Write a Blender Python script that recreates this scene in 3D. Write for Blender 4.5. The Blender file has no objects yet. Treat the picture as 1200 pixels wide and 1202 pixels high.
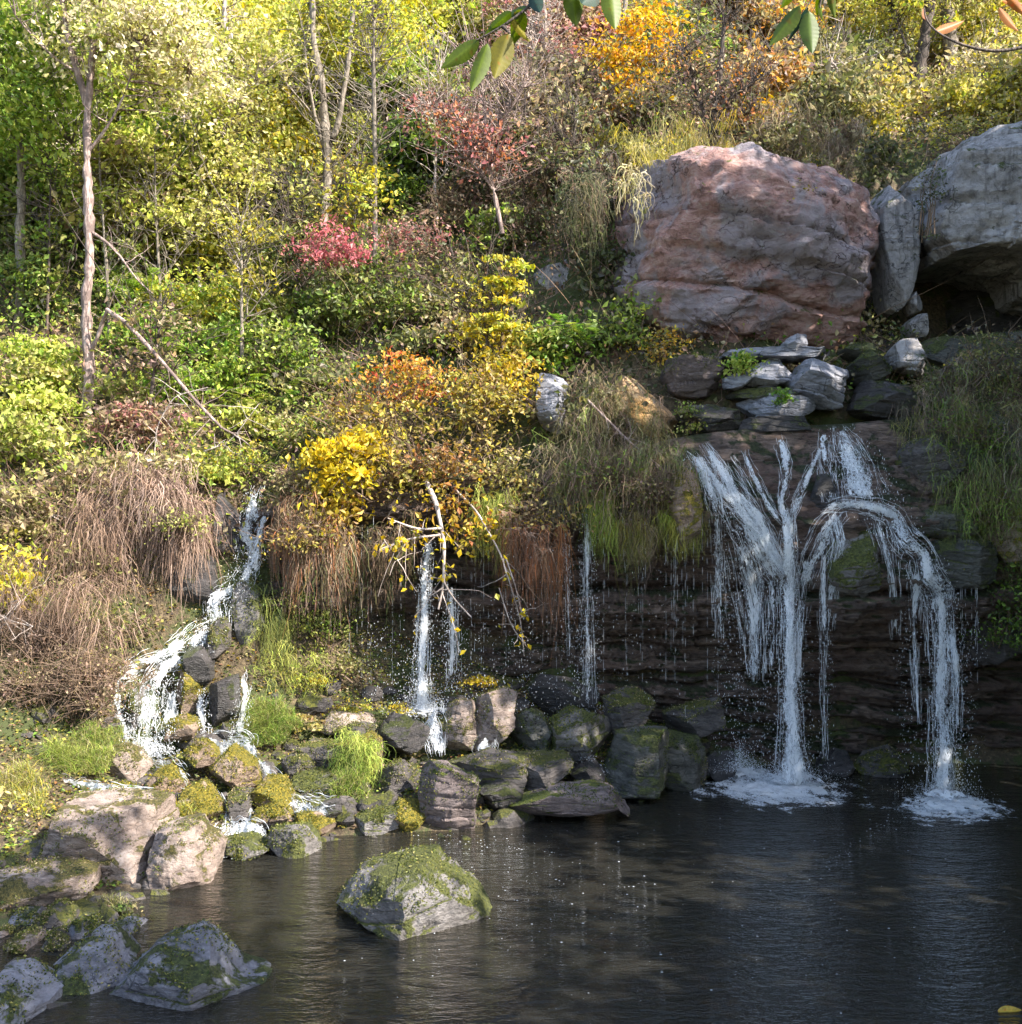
import bpy, math, random
import numpy as np
from math import radians, sin, cos, pi
F = 1287.0; CZ = 4.0
scene = bpy.context.scene
COL = scene.collection
R0 = np.random.default_rng(7)

def W(u, v, Y):
    u = np.asarray(u, float); v = np.asarray(v, float); Y = np.asarray(Y, float)
    return np.stack(np.broadcast_arrays((u-600)/F*Y, Y, CZ-(v-601)/F*Y), -1)

# ------------------------------------------------------------------ noise
def _hash(ix, iy, iz, seed):
    h = (ix.astype(np.int64)*374761393 + iy.astype(np.int64)*668265263 + iz.astype(np.int64)*2147483647 + seed*974634777) & 0xffffffff
    h = ((h ^ (h >> 13))*1274126177) & 0xffffffff
    h = ((h ^ (h >> 16))*2246822519) & 0xffffffff
    return ((h ^ (h >> 15)) & 0xffffff)/float(0xffffff)*2-1
def vnoise(P, seed=0):
    P = np.asarray(P, float); i = np.floor(P).astype(np.int64); f = P-i; f = f*f*f*(f*(f*6-15)+10)
    r = 0
    for dx in (0, 1):
        wx = f[..., 0] if dx else 1-f[..., 0]
        for dy in (0, 1):
            wy = f[..., 1] if dy else 1-f[..., 1]
            for dz in (0, 1):
                wz = f[..., 2] if dz else 1-f[..., 2]
                r = r + wx*wy*wz*_hash(i[..., 0]+dx, i[..., 1]+dy, i[..., 2]+dz, seed)
    return r
def fbm(P, freq=1., octv=4, seed=0, gain=.5, ridge=False):
    P = np.asarray(P, float)*freq; a = 1.; s = 0; n = 0
    for o in range(octv):
        k = vnoise(P+o*17.3, seed+o*31)
        if ridge: k = 1-2*np.abs(k)
        s = s+a*k; n += a; a *= gain; P = P*2.03
    return s/n

# ------------------------------------------------------------------ mesh helpers
def mesh_obj(name, V, faces, mat, parent=None, smooth=True, col=None, uv=None, attr=None):
    V = np.asarray(V, float).reshape(-1, 3)
    if parent is not None: V = V-np.array(parent.location)
    m = bpy.data.meshes.new(name)
    m.vertices.add(len(V)); m.vertices.foreach_set('co', V.ravel().astype(np.float32))
    if not isinstance(faces, list): faces = [faces]
    faces = [np.asarray(f, np.int64) for f in faces if len(f)]
    L = np.concatenate([f.ravel() for f in faces])
    tot = np.concatenate([np.full(len(f), f.shape[1]) for f in faces])
    st = np.concatenate([[0], np.cumsum(tot)[:-1]])
    m.loops.add(len(L)); m.loops.foreach_set('vertex_index', L.astype(np.int32))
    m.polygons.add(len(tot)); m.polygons.foreach_set('loop_start', st.astype(np.int32))
    m.polygons.foreach_set('loop_total', tot.astype(np.int32))
    m.polygons.foreach_set('use_smooth', np.full(len(tot), smooth))
    if col is not None:
        c = np.asarray(col, float)
        if c.ndim == 1: c = np.broadcast_to(c, (len(V), 3))
        c4 = np.ones((len(V), 4), np.float32); c4[:, :3] = c
        a = m.color_attributes.new('col', 'FLOAT_COLOR', 'POINT'); a.data.foreach_set('color', c4.ravel())
    if uv is not None:
        l = m.uv_layers.new(name='flow'); l.data.foreach_set('uv', np.asarray(uv, np.float32)[L].ravel())
    if attr:
        for k, val in attr.items():
            a = m.attributes.new(k, 'FLOAT', 'POINT'); a.data.foreach_set('value', np.asarray(val, np.float32))
    m.update(); m.validate()
    m.materials.append(mat)
    o = bpy.data.objects.new(name, m); COL.objects.link(o)
    if parent is not None: o.parent = parent
    return o
def thing(name, label, cat, loc, group=None):
    o = bpy.data.objects.new(name, None); COL.objects.link(o); o.location = tuple(float(q) for q in loc)
    o.empty_display_size = .2
    o['label'] = label; o['category'] = cat
    if group: o['group'] = group
    return o
def tag(o, label, cat, group=None, kind=None):
    if label: o['label'] = label
    if cat: o['category'] = cat
    if group: o['group'] = group
    if kind: o['kind'] = kind
    return o

def grid_faces(a, b):
    i = np.arange(a*b).reshape(a, b)
    return np.stack([i[:-1, :-1], i[1:, :-1], i[1:, 1:], i[:-1, 1:]], -1).reshape(-1, 4)

def tubes(P, r, k=3):
    """P (n,K,3) polylines, r (n,K) radii -> verts, faces of n open tubes with k sides"""
    P = np.asarray(P, float); n, K, _ = P.shape
    r = np.broadcast_to(np.asarray(r, float), (n, K))
    T = np.gradient(P, axis=1); T /= np.linalg.norm(T, axis=2, keepdims=True)+1e-9
    ref = np.where(np.abs(T[..., 2:3]) > .9, np.array([1., 0, 0]), np.array([0, 0, 1.]))
    A = np.cross(T, ref); A /= np.linalg.norm(A, axis=2, keepdims=True)+1e-9
    B = np.cross(T, A)
    ang = np.arange(k)*2*pi/k
    V = P[:, :, None, :]+r[:, :, None, None]*(A[:, :, None, :]*np.cos(ang)[None, None, :, None]+B[:, :, None, :]*np.sin(ang)[None, None, :, None])
    idx = np.arange(n*K*k).reshape(n, K, k)
    nx = np.roll(idx, -1, axis=2)
    Fc = np.stack([idx[:, :-1], nx[:, :-1], nx[:, 1:], idx[:, 1:]], -1).reshape(-1, 4)
    return V.reshape(-1, 3), Fc
def ribbons(P, w, rng):
    P = np.asarray(P, float); n, K, _ = P.shape
    w = np.broadcast_to(np.asarray(w, float), (n, K))
    a = rng.uniform(-1.2, 1.2, n); side = np.stack([np.cos(a), np.sin(a), np.zeros(n)], -1)[:, None, :]
    V = np.stack([P-side*w[..., None]/2, P+side*w[..., None]/2], 2)
    idx = np.arange(n*K*2).reshape(n, K, 2)
    Fc = np.stack([idx[:, :-1, 0], idx[:, :-1, 1], idx[:, 1:, 1], idx[:, 1:, 0]], -1).reshape(-1, 4)
    return V.reshape(-1, 3), Fc
def merge(parts):
    Vs = []; Fs = {}; o = 0; Cs = []
    for p in parts:
        V, Fc = p[0], p[1]
        for f in (Fc if isinstance(Fc, list) else [Fc]):
            Fs.setdefault(f.shape[1], []).append(f+o)
        Vs.append(V); o += len(V)
        if len(p) > 2: Cs.append(np.broadcast_to(p[2], (len(V), 3)))
    return np.concatenate(Vs), [np.concatenate(x) for x in Fs.values()], (np.concatenate(Cs) if Cs else None)

# ------------------------------------------------------------------ materials
def newmat(name):
    m = bpy.data.materials.new(name); m.use_nodes = True; nt = m.node_tree
    for n in list(nt.nodes): nt.nodes.remove(n)
    return m, nt
class NB:
    def __init__(s, nt): s.nt = nt
    def n(s, t, **kw):
        nd = s.nt.nodes.new(t)
        for k, v in kw.items():
            if k == 'inp':
                for a, b in v.items():
                    if isinstance(b, bpy.types.NodeSocket): s.nt.links.new(b, nd.inputs[a])
                    else: nd.inputs[a].default_value = b
            else: setattr(nd, k, v)
        return nd
    def l(s, a, b): s.nt.links.new(a, b)
    def noise(s, vec, scale, detail=4, rough=.5, dist=0., lac=2.):
        return s.n('ShaderNodeTexNoise', inp={'Vector': vec, 'Scale': scale, 'Detail': detail, 'Roughness': rough, 'Distortion': dist, 'Lacunarity': lac}).outputs['Fac']
    def ramp(s, fac, stops, interp='LINEAR'):
        r = s.n('ShaderNodeValToRGB'); s.l(fac, r.inputs[0]); e = r.color_ramp.elements
        r.color_ramp.interpolation = interp
        while len(e) < len(stops): e.new(.5)
        for q, (p, c) in zip(e, stops):
            q.position = p; q.color = (*c, 1) if len(c) == 3 else c
        return r.outputs[0]
    def step(s, fac, a, b):
        r = s.n('ShaderNodeMapRange', interpolation_type='SMOOTHSTEP', inp={'Value': fac, 'From Min': a, 'From Max': b})
        return r.outputs[0]
    def math(s, op, a, b=0., clamp=False):
        return s.n('ShaderNodeMath', operation=op, use_clamp=clamp, inp={0: a, 1: b}).outputs[0]
    def mix(s, fac, a, b):
        m = s.n('ShaderNodeMix', data_type='RGBA')
        for k, v in ((0, fac), (6, a), (7, b)):
            if isinstance(v, bpy.types.NodeSocket): s.l(v, m.inputs[k])
            else: m.inputs[k].default_value = v if k == 0 else (*v, 1)
        return m.outputs[2]
    def mapping(s, vec, scale=(1, 1, 1), rot=(0, 0, 0)):
        return s.n('ShaderNodeMapping', inp={'Vector': vec, 'Scale': scale, 'Rotation': rot}).outputs[0]

def leaf_material():
    m, nt = newmat('leaf'); b = NB(nt)
    at = b.n('ShaderNodeAttribute', attribute_name='col').outputs['Color']
    geo = b.n('ShaderNodeNewGeometry')
    p = b.n('ShaderNodeBsdfPrincipled', inp={'Base Color': at, 'Roughness': .5, 'Specular IOR Level': .35})
    hs = b.n('ShaderNodeHueSaturation', inp={'Saturation': 1.1, 'Value': 1.25, 'Color': at}).outputs[0]
    t = b.n('ShaderNodeBsdfTranslucent', inp={'Color': hs})
    mx = b.n('ShaderNodeMixShader', inp={0: .38}); b.l(p.outputs[0], mx.inputs[1]); b.l(t.outputs[0], mx.inputs[2])
    o = b.n('ShaderNodeOutputMaterial'); b.l(mx.outputs[0], o.inputs[0]); return m
def strand_material():
    m, nt = newmat('strand'); b = NB(nt)
    at = b.n('ShaderNodeAttribute', attribute_name='col').outputs['Color']
    p = b.n('ShaderNodeBsdfPrincipled', inp={'Base Color': at, 'Roughness': .7, 'Specular IOR Level': .25})
    t = b.n('ShaderNodeBsdfTranslucent', inp={'Color': at})
    mx = b.n('ShaderNodeMixShader', inp={0: .15}); b.l(p.outputs[0], mx.inputs[1]); b.l(t.outputs[0], mx.inputs[2])
    o = b.n('ShaderNodeOutputMaterial'); b.l(mx.outputs[0], o.inputs[0]); return m
def bark_material(name, c1, c2, c3):
    m, nt = newmat(name); b = NB(nt)
    pos = b.n('ShaderNodeNewGeometry').outputs['Position']
    st = b.mapping(pos, (1, 1, .18))
    n1 = b.noise(st, 28, 5, .65); n2 = b.noise(pos, 3.2, 3, .6)
    c = b.ramp(n1, [(.3, c1), (.5, c2), (.7, c3)])
    c = b.mix(b.step(n2, .48, .62), c, tuple(q*.55 for q in c2))
    bp = b.n('ShaderNodeBump', inp={'Strength': .8, 'Distance': .03, 'Height': n1})
    p = b.n('ShaderNodeBsdfPrincipled', inp={'Base Color': c, 'Roughness': .85, 'Normal': bp.outputs[0]})
    o = b.n('ShaderNodeOutputMaterial'); b.l(p.outputs[0], o.inputs[0]); return m

def rock_material(name, dark, mid, light, moss=0., mosscol=(.13, .15, .02), mosscol2=(.05, .075, .015), accent=None, acc=0.5,
                  wet=0., strat=1., scale=1., tilt=(0, 0, 0), lichen=.0, streak=0.):
    m, nt = newmat(name); b = NB(nt)
    geo = b.n('ShaderNodeNewGeometry'); pos = geo.outputs['Position']; nor = geo.outputs['Normal']
    oi = b.n('ShaderNodeObjectInfo').outputs['Random']
    pos = b.n('ShaderNodeVectorMath', operation='ADD', inp={0: pos, 1: b.n('ShaderNodeCombineXYZ', inp={0: b.math('MULTIPLY', oi, 9.), 2: b.math('MULTIPLY', oi, 5.)}).outputs[0]}).outputs[0]
    ps = b.mapping(pos, (scale, scale, scale*(1+2.2*strat)), tilt)
    n1 = b.noise(ps, 1.6, 8, .62, .4)
    n2 = b.noise(ps, 9., 7, .7, .3)
    n3 = b.noise(b.mapping(pos, (1, 1, 1.7)), 34., 5, .75)
    fac = b.math('ADD', b.math('MULTIPLY', n1, .55), b.math('MULTIPLY', n2, .45))
    c = b.ramp(fac, [(.34, dark), (.48, mid), (.58, tuple((a+q)/2 for a, q in zip(mid, light))), (.68, light)])
    if accent:
        na = b.noise(b.mapping(pos, (1, 1, .7), (0, .5, 0)), 1.1*scale, 5, .6, .6)
        c = b.mix(b.math('MULTIPLY', b.step(na, .5-acc*.12, .62-acc*.1), .8), c, accent)
    dn = b.noise(b.mapping(pos, (1, 1, 1.6)), 4.5, 8, .72, .5)
    c = b.mix(b.math('MULTIPLY', b.step(dn, .5, .68), .7), c, tuple(q*.75 for q in dark))
    if streak:
        sn = b.noise(b.mapping(pos, (5., 5., .45)), 1.6, 5, .6, .2)
        c = b.mix(b.math('MULTIPLY', b.step(sn, .5, .66), streak), c, tuple(q*.45 for q in dark))
    if lichen:
        ln = b.noise(pos, 11., 5, .75)
        c = b.mix(b.math('MULTIPLY', b.step(ln, .56, .64), lichen), c, (.42, .42, .38))
    # thin cracks: darker colour along them, plus relief
    vor = b.n('ShaderNodeTexVoronoi', feature='DISTANCE_TO_EDGE', inp={'Vector': b.n('ShaderNodeVectorMath', operation='ADD', inp={0: ps, 1: b.n('ShaderNodeTexNoise', inp={'Vector': pos, 'Scale': 3., 'Detail': 5}).outputs['Color']}).outputs[0], 'Scale': 1.7}).outputs[0]
    cm_ = b.step(b.noise(pos, 1.3, 3, .5), .5, .6)
    crk = b.math('MAXIMUM', b.step(vor, .0, .022), b.math('SUBTRACT', 1., b.math('MULTIPLY', cm_, .8)))
    c = b.mix(crk, tuple(q*.5 for q in dark), c)
    mm = None
    if moss > 0:
        mn = b.noise(pos, 2.3, 6, .65, .5)
        nz = b.n('ShaderNodeSeparateXYZ', inp={0: nor}).outputs[2]
        mf = b.math('ADD', mn, b.math('MULTIPLY', nz, .13))
        t0 = .72-.34*moss
        mm = b.step(mf, t0, t0+.07)
        mf2 = b.noise(pos, 30., 4, .7)
        mc = b.mix(b.step(mf2, .38, .62), mosscol2, mosscol)
        c = b.mix(mm, c, mc)
    h = b.math('ADD', b.math('MULTIPLY', n2, .8), b.math('MULTIPLY', n3, .42))
    h = b.math('ADD', h, b.math('MULTIPLY', crk, .6))
    if mm is not None:
        h = b.math('ADD', h, b.math('MULTIPLY', mm, b.math('MULTIPLY', b.noise(pos, 60., 2, .8), .7)))
    bp = b.n('ShaderNodeBump', inp={'Strength': 1., 'Distance': .075, 'Height': h})
    if wet: rough = b.math('SUBTRACT', .85-.45*wet, b.math('MULTIPLY', n2, .25*wet))
    else: rough = .88
    p = b.n('ShaderNodeBsdfPrincipled', inp={'Base Color': c, 'Roughness': rough, 'Normal': bp.outputs[0], 'Specular IOR Level': .4+.2*wet})
    o = b.n('ShaderNodeOutputMaterial'); b.l(p.outputs[0], o.inputs[0]); return m

def ground_material():
    m, nt = newmat('soil'); b = NB(nt)
    geo = b.n('ShaderNodeNewGeometry'); pos = geo.outputs['Position']
    n1 = b.noise(pos, .8, 6, .6); n2 = b.noise(pos, 14., 6, .7)
    c = b.ramp(n2, [(.3, (.035, .026, .016)), (.5, (.09, .065, .038)), (.6, (.15, .11, .06)), (.75, (.2, .16, .09))])
    c = b.mix(b.step(b.math('ADD', b.math('MULTIPLY', n1, .6), b.math('MULTIPLY', b.noise(pos, 5., 5, .7), .4)), .46, .54), c, (.055, .068, .018))
    bp = b.n('ShaderNodeBump', inp={'Strength': 1., 'Distance': .08, 'Height': n2})
    p = b.n('ShaderNodeBsdfPrincipled', inp={'Base Color': c, 'Roughness': .95, 'Normal': bp.outputs[0]})
    o = b.n('ShaderNodeOutputMaterial'); b.l(p.outputs[0], o.inputs[0]); return m

def pool_material():
    m, nt = newmat('pool water'); b = NB(nt)
    pos = b.n('ShaderNodeNewGeometry').outputs['Position']
    w1 = b.noise(b.mapping(pos, (.75, 1.9, 1), (0, 0, .12)), 3.2, 3, .55, .6)
    w2 = b.noise(b.mapping(pos, (.8, 1.7, 1), (0, 0, -.25)), 10., 3, .6, .4)
    w3 = b.noise(b.mapping(pos, (.9, 1.4, 1), (0, 0, .5)), 27., 2, .6, .2)
    h = b.math('ADD', b.math('MULTIPLY', w1, .55), b.math('ADD', b.math('MULTIPLY', w2, .3), b.math('MULTIPLY', w3, .09)))
    bp = b.n('ShaderNodeBump', inp={'Strength': .8, 'Distance': .1, 'Height': h}).outputs[0]
    fr = b.n('ShaderNodeFresnel', inp={'IOR': 1.33, 'Normal': bp}).outputs[0]
    gl = b.n('ShaderNodeBsdfGlossy', inp={'Color': (1, .97, .92, 1), 'Roughness': .06, 'Normal': bp})
    tr = b.n('ShaderNodeBsdfTransparent', inp={'Color': (.42, .38, .28, 1)})
    df = b.n('ShaderNodeBsdfDiffuse', inp={'Color': (.036, .035, .03, 1), 'Normal': bp})
    m1 = b.n('ShaderNodeMixShader', inp={0: .4}); b.l(tr.outputs[0], m1.inputs[1]); b.l(df.outputs[0], m1.inputs[2])
    m2 = b.n('ShaderNodeMixShader', inp={0: fr}); b.l(m1.outputs[0], m2.inputs[1]); b.l(gl.outputs[0], m2.inputs[2])
    o = b.n('ShaderNodeOutputMaterial'); b.l(m2.outputs[0], o.inputs[0]); return m

def fall_material(name, sx, sy, cover=.5, cell=False):
    """lacy white water; UV in metres (across, along), attribute edge = 1 in the middle, 0 at the border"""
    m, nt = newmat(name); b = NB(nt)
    uv = b.n('ShaderNodeUVMap', uv_map='flow').outputs[0]
    ed = b.n('ShaderNodeAttribute', attribute_name='edge').outputs['Fac']
    oi = b.n('ShaderNodeObjectInfo').outputs['Random']
    uvo = b.n('ShaderNodeVectorMath', operation='ADD', inp={0: uv, 1: b.n('ShaderNodeCombineXYZ', inp={0: b.math('MULTIPLY', oi, 19.), 1: b.math('MULTIPLY', oi, 37.)}).outputs[0]}).outputs[0]
    mp = b.mapping(uvo, (sx, sy, 1))
    n1 = b.n('ShaderNodeTexNoise', inp={'Vector': mp, 'Scale': 1., 'Detail': 5., 'Roughness': .65, 'Distortion': .9}).outputs['Fac']
    rg = b.math('SUBTRACT', 1., b.math('MULTIPLY', b.math('ABSOLUTE', b.math('SUBTRACT', n1, .5)), 5.))
    mp2 = b.mapping(uvo, (sx*2.3, sy*2.6, 1))
    n2 = b.n('ShaderNodeTexNoise', inp={'Vector': mp2, 'Scale': 1., 'Detail': 4., 'Roughness': .7, 'Distortion': .6}).outputs['Fac']
    lo = b.noise(b.mapping(uvo, (sx*.35, sy*.25, 1)), 1., 2, .5)
    f = b.math('ADD', b.math('MULTIPLY', rg, .42), b.math('MULTIPLY', n2, .75))
    f = b.math('ADD', f, b.math('MULTIPLY', b.math('SUBTRACT', lo, .5), 1.))
    f = b.math('ADD', f, b.math('MULTIPLY', b.math('SUBTRACT', ed, .9), .8))
    th = 1.02-cover*.85
    al = b.step(f, th, th+.11)
    c = b.ramp(f, [(th, (.6, .66, .74)), (min(.99, th+.2), (.96, .97, .98))])
    bp = b.n('ShaderNodeBump', inp={'Strength': .9, 'Distance': .03, 'Height': f}).outputs[0]
    p = b.n('ShaderNodeBsdfPrincipled', inp={'Base Color': c, 'Roughness': .25, 'Specular IOR Level': .5, 'Normal': bp})
    tl = b.n('ShaderNodeBsdfTranslucent', inp={'Color': (.8, .86, .93, 1)})
    mx = b.n('ShaderNodeMixShader', inp={0: .35}); b.l(p.outputs[0], mx.inputs[1]); b.l(tl.outputs[0], mx.inputs[2])
    tr = b.n('ShaderNodeBsdfTransparent')
    m2 = b.n('ShaderNodeMixShader', inp={0: al}); b.l(tr.outputs[0], m2.inputs[1]); b.l(mx.outputs[0], m2.inputs[2])
    o = b.n('ShaderNodeOutputMaterial'); b.l(m2.outputs[0], o.inputs[0]); return m
def drop_material():
    m, nt = newmat('droplets'); b = NB(nt)
    p = b.n('ShaderNodeBsdfPrincipled', inp={'Base Color': (.95, .96, .98, 1), 'Roughness': .12, 'Specular IOR Level': .7})
    t = b.n('ShaderNodeBsdfTranslucent', inp={'Color': (.8, .86, .93, 1)})
    mx = b.n('ShaderNodeMixShader', inp={0: .4}); b.l(p.outputs[0], mx.inputs[1]); b.l(t.outputs[0], mx.inputs[2])
    o = b.n('ShaderNodeOutputMaterial'); b.l(mx.outputs[0], o.inputs[0]); return m

LEAF = leaf_material(); STRAND = strand_material(); DROP = drop_material()
BARK = bark_material('grey bark', (.07, .055, .045), (.2, .165, .13), (.36, .31, .26))
PALEBARK = bark_material('pale bark', (.2, .15, .13), (.45, .37, .33), (.68, .6, .55))
MIDBARK = bark_material('pinkish brown bark', (.09, .06, .05), (.26, .185, .165), (.55, .45, .40))
DARKBARK = bark_material('dark bark', (.03, .022, .02), (.075, .055, .045), (.15, .11, .09))
MOSSGOLD = dict(mosscol=(.30, .23, .02), mosscol2=(.10, .10, .015))
RM = {
 'red':   rock_material('red sandstone', (.10, .05, .042), (.34, .19, .165), (.54, .39, .35), moss=.15, accent=(.27, .25, .28), acc=.55, strat=.25, lichen=.35, tilt=(0, .35, 0)),
 'grey':  rock_material('grey limestone', (.13, .118, .118), (.33, .305, .305), (.52, .49, .49), moss=.28, strat=0., lichen=.25, streak=.55, mosscol=(.1, .11, .04)),
 'slab':  rock_material('pale slab', (.12, .12, .135), (.29, .29, .33), (.47, .47, .52), moss=.05, strat=1.1, lichen=.2, tilt=(0, -.2, 0)),
 'pink':  rock_material('pink block', (.06, .045, .045), (.165, .13, .125), (.31, .25, .24), moss=.3, strat=.9),
 'orange': rock_material('orange lit slab', (.2, .13, .08), (.45, .3, .17), (.62, .48, .34), moss=.1, strat=.4, accent=(.5, .27, .08), tilt=(0, .8, 0)),  # warm sunlight on the slab is put into its colour
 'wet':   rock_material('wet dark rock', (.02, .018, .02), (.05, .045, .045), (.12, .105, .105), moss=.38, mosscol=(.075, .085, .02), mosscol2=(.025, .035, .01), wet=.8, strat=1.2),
 'greygreen': rock_material('damp grey green rock', (.03, .03, .026), (.085, .083, .07), (.19, .18, .16), moss=.55, mosscol=(.12, .135, .035), mosscol2=(.05, .06, .02), wet=.5, strat=.9),
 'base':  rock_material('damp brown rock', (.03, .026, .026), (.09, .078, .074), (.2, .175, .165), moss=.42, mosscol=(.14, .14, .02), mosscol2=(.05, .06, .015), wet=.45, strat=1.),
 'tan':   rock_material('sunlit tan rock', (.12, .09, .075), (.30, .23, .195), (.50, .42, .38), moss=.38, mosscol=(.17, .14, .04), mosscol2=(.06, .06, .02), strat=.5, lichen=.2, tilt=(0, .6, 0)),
 'gold':  rock_material('gold moss rock', (.10, .07, .05), (.26, .18, .13), (.42, .33, .27), moss=.72, wet=.3, strat=.6, **MOSSGOLD),
 'bluegrey': rock_material('blue grey rock', (.08, .08, .095), (.21, .21, .245), (.38, .38, .43), moss=.4, mosscol=(.09, .11, .03), mosscol2=(.03, .04, .012), strat=.6, lichen=.35),
 'mossy': rock_material('mossy river rock', (.06, .055, .05), (.17, .155, .15), (.32, .30, .30), moss=.6, mosscol=(.13, .14, .03), mosscol2=(.05, .06, .015), wet=.2, strat=.5, lichen=.2),
}
CLIFFM = rock_material('cliff strata', (.028, .02, .018), (.115, .078, .062), (.34, .245, .19), moss=.5, accent=(.11, .065, .05), acc=.2, mosscol=(.05, .06, .02), mosscol2=(.02, .026, .01), wet=.8, strat=2.4, scale=.9)
SOIL = ground_material(); POOL = pool_material()
FALL = fall_material('falling water', 22, 6, .45)
FALLTHIN = fall_material('thin falling water', 30, 3.5, .36)
CASC = fall_material('cascading water', 20, 9, .44)
RILL = fall_material('rill water', 20, 6, .46)
TUMBLE = fall_material('tumbling stream', 17, 12, .36)
FOAM = fall_material('foam', 14, 17, .66); FROTH = fall_material('drifting froth', 9, 16, .4)

# ------------------------------------------------------------------ terrain
def rbf(pts, vals, smooth=.02):
    pts = np.asarray(pts, float); vals = np.asarray(vals, float); n = len(pts)
    D = np.linalg.norm(pts[:, None]-pts[None], axis=2)
    A = np.zeros((n+3, n+3)); A[:n, :n] = -D+smooth*np.eye(n)
    A[:n, n] = 1; A[:n, n+1:] = pts; A[n, :n] = 1; A[n+1:, :n] = pts.T
    w = np.linalg.solve(A, np.concatenate([vals, np.zeros(3)]))
    def f(q):
        q = np.asarray(q, float); sh = q.shape[:-1]; q = q.reshape(-1, pts.shape[1]); out = np.empty(len(q))
        for i in range(0, len(q), 20000):
            c = q[i:i+20000]
            out[i:i+20000] = -np.linalg.norm(c[:, None]-pts[None], axis=2)@w[:n]+w[n]+c@w[n+1:]
        return out.reshape(sh)
    return f
low = [(20,1140,9.3,-.14),(60,1090,10.5,-.1),(100,1110,9.9,-.15),(60,1030,11.6,.1),(150,940,13,.45),(60,900,13.7,.78),(30,820,14.6,1.4),(60,740,15.3,2.2),(50,650,16.2,3.2),
       (170,885,15.2,.5),(300,880,15.2,.55),(300,930,14.2,.22),(350,960,13.7,.0),(450,900,14.7,.35),(350,830,16,.95),(450,830,16.2,.85),(500,840,16.2,.75),
       (600,870,15.6,.45),(700,880,16,.3),(700,840,16.8,.7),(800,880,16.6,.2),(900,905,17.2,-.05),(1000,905,17.2,-.1),(1100,905,17.2,-.1),(1200,905,17.2,-.2),
       (240,740,16.3,2.0),(200,790,15.9,1.45),(290,640,17,3.3),(130,830,15.2,1.2),(120,700,16,2.6),(180,640,16.6,3.3),
       (230,1020,12.4,.0),(200,1060,11.3,-.15),(420,985,13.4,-.15),(540,985,13.5,-.25),(650,965,14,-.25),(760,945,14.9,-.3),(400,930,14.1,.15),(520,930,14.2,.15),(600,930,14.8,.1)]
LP = [W(u, v, y)[:2] for u, v, y, z in low]; LZ = [q[3] for q in low]
for x, y, z in [(-2,9,-.35),(-2.4,10.5,-.3),(-1,12.3,-.6),(0,9,-1),(2,9,-1.3),(2,12,-1.3),(5,9,-1.4),(5,13,-1.4),(8,9,-1.2),(8,14,-1.2),(1.5,14.5,-.6),(4,15.5,-.9),(7,16,-.7),
                (0,5.5,-.4),(4,5.5,-.4),(-3,5.5,-.1),(0,3.5,1.),(4,3.5,1.),(-4,3,1.2),(0,0,2.3),(6,0,2.3),(-6,0,2.5),(0,-10,3),(10,-10,3),(-10,-10,4),
                (-5,8.5,-.12),(-7,9,.6),(-8,13,1.6),(-9,15,3),(-12,12,4),(-14,16,6.5),(-12,5,3),(-20,10,9),(-20,-5,7),
                (10,8,-.3),(10,13,-.3),(9.2,16.5,-.2),(12,8,2.5),(12,12,3),(12,16,4),(15,8,5.5),(15,14,6.5),(20,10,8.5),(20,-5,6),(12,0,2.6),(-6,17.5,4.6),(-9,18,5.4)]:
    LP.append((x, y)); LZ.append(z)
hL = rbf(LP, LZ)
up = [(0,560,17.2),(100,560,17.3),(200,560,17.6),(300,572,17.9),(350,590,17.3),(450,565,17),(600,560,17.),(700,545,17.1),(790,515,17.3),(900,505,17.6),(1050,500,17.6),(1180,480,17.6),
      (0,420,19.6),(150,420,20.),(300,420,20.2),(450,420,19.6),(600,430,18.9),(700,430,18.6),(800,425,18.5),
      (0,250,23),(200,250,23.3),(400,250,23.2),(550,250,22.6),(660,290,20.8),
      (0,60,28),(200,60,28),(400,60,28.5),(600,60,28),(750,100,26)]
UP = [tuple(W(*q)) for q in up]
UP += [(5.2,18.6,6.3),(3.6,18.4,6.4),(7.,18.6,6.8),(8.6,18.2,6.9),(8.6,20.6,7.1),(7.2,20.4,7.1),(11,20.5,7.6),(3.,20.8,10.0),(5,21.,10.3),(6.9,21.6,10.9),(9,22.6,11.3),(12,22.6,11.6),
       (1.8,20.,9.2),(2,24,12.8),(5,25,13.2),(8,26,13.8),(11,27,14.4),(4,32,18.2),(9,34,18.9),(15,33,19),
       (-9,17.6,5.0),(-14,18,7.6),(-14,24,12.6),(-12,30,18.6),(-25,20,13),(-25,35,24),(14,17.8,7.5),(18,20,11),(22,26,14),(25,16,10),
       (0,45,31),(-20,50,36),(20,45,29),(0,70,46),(30,70,44),(-30,70,48),(0,110,55),(40,110,52),(-40,110,58),(40,40,26)]
hU = rbf([q[:2] for q in UP], [q[2] for q in UP])
def cliffline(x):
    return np.interp(x, [-40, -9, -5.2, -4.2, -3, 0, 3, 8, 14, 40], [17.3, 17.3, 17.3, 17.9, 17.9, 17.75, 17.8, 17.8, 17.5, 17.5])
def H(x, y):
    x = np.asarray(x, float); y = np.asarray(y, float); q = np.stack(np.broadcast_arrays(x, y), -1)
    t = np.clip((y-cliffline(x)+.12)/.24, 0, 1)
    z = hL(q)*(1-t)+hU(q)*t
    p3 = np.stack(np.broadcast_arrays(x, y, 0*x), -1)
    return z+fbm(p3, .7, 4, 5)*.16*np.clip((y-5)/8, .3, 1)+fbm(p3, 4, 3, 9)*.035
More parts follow.
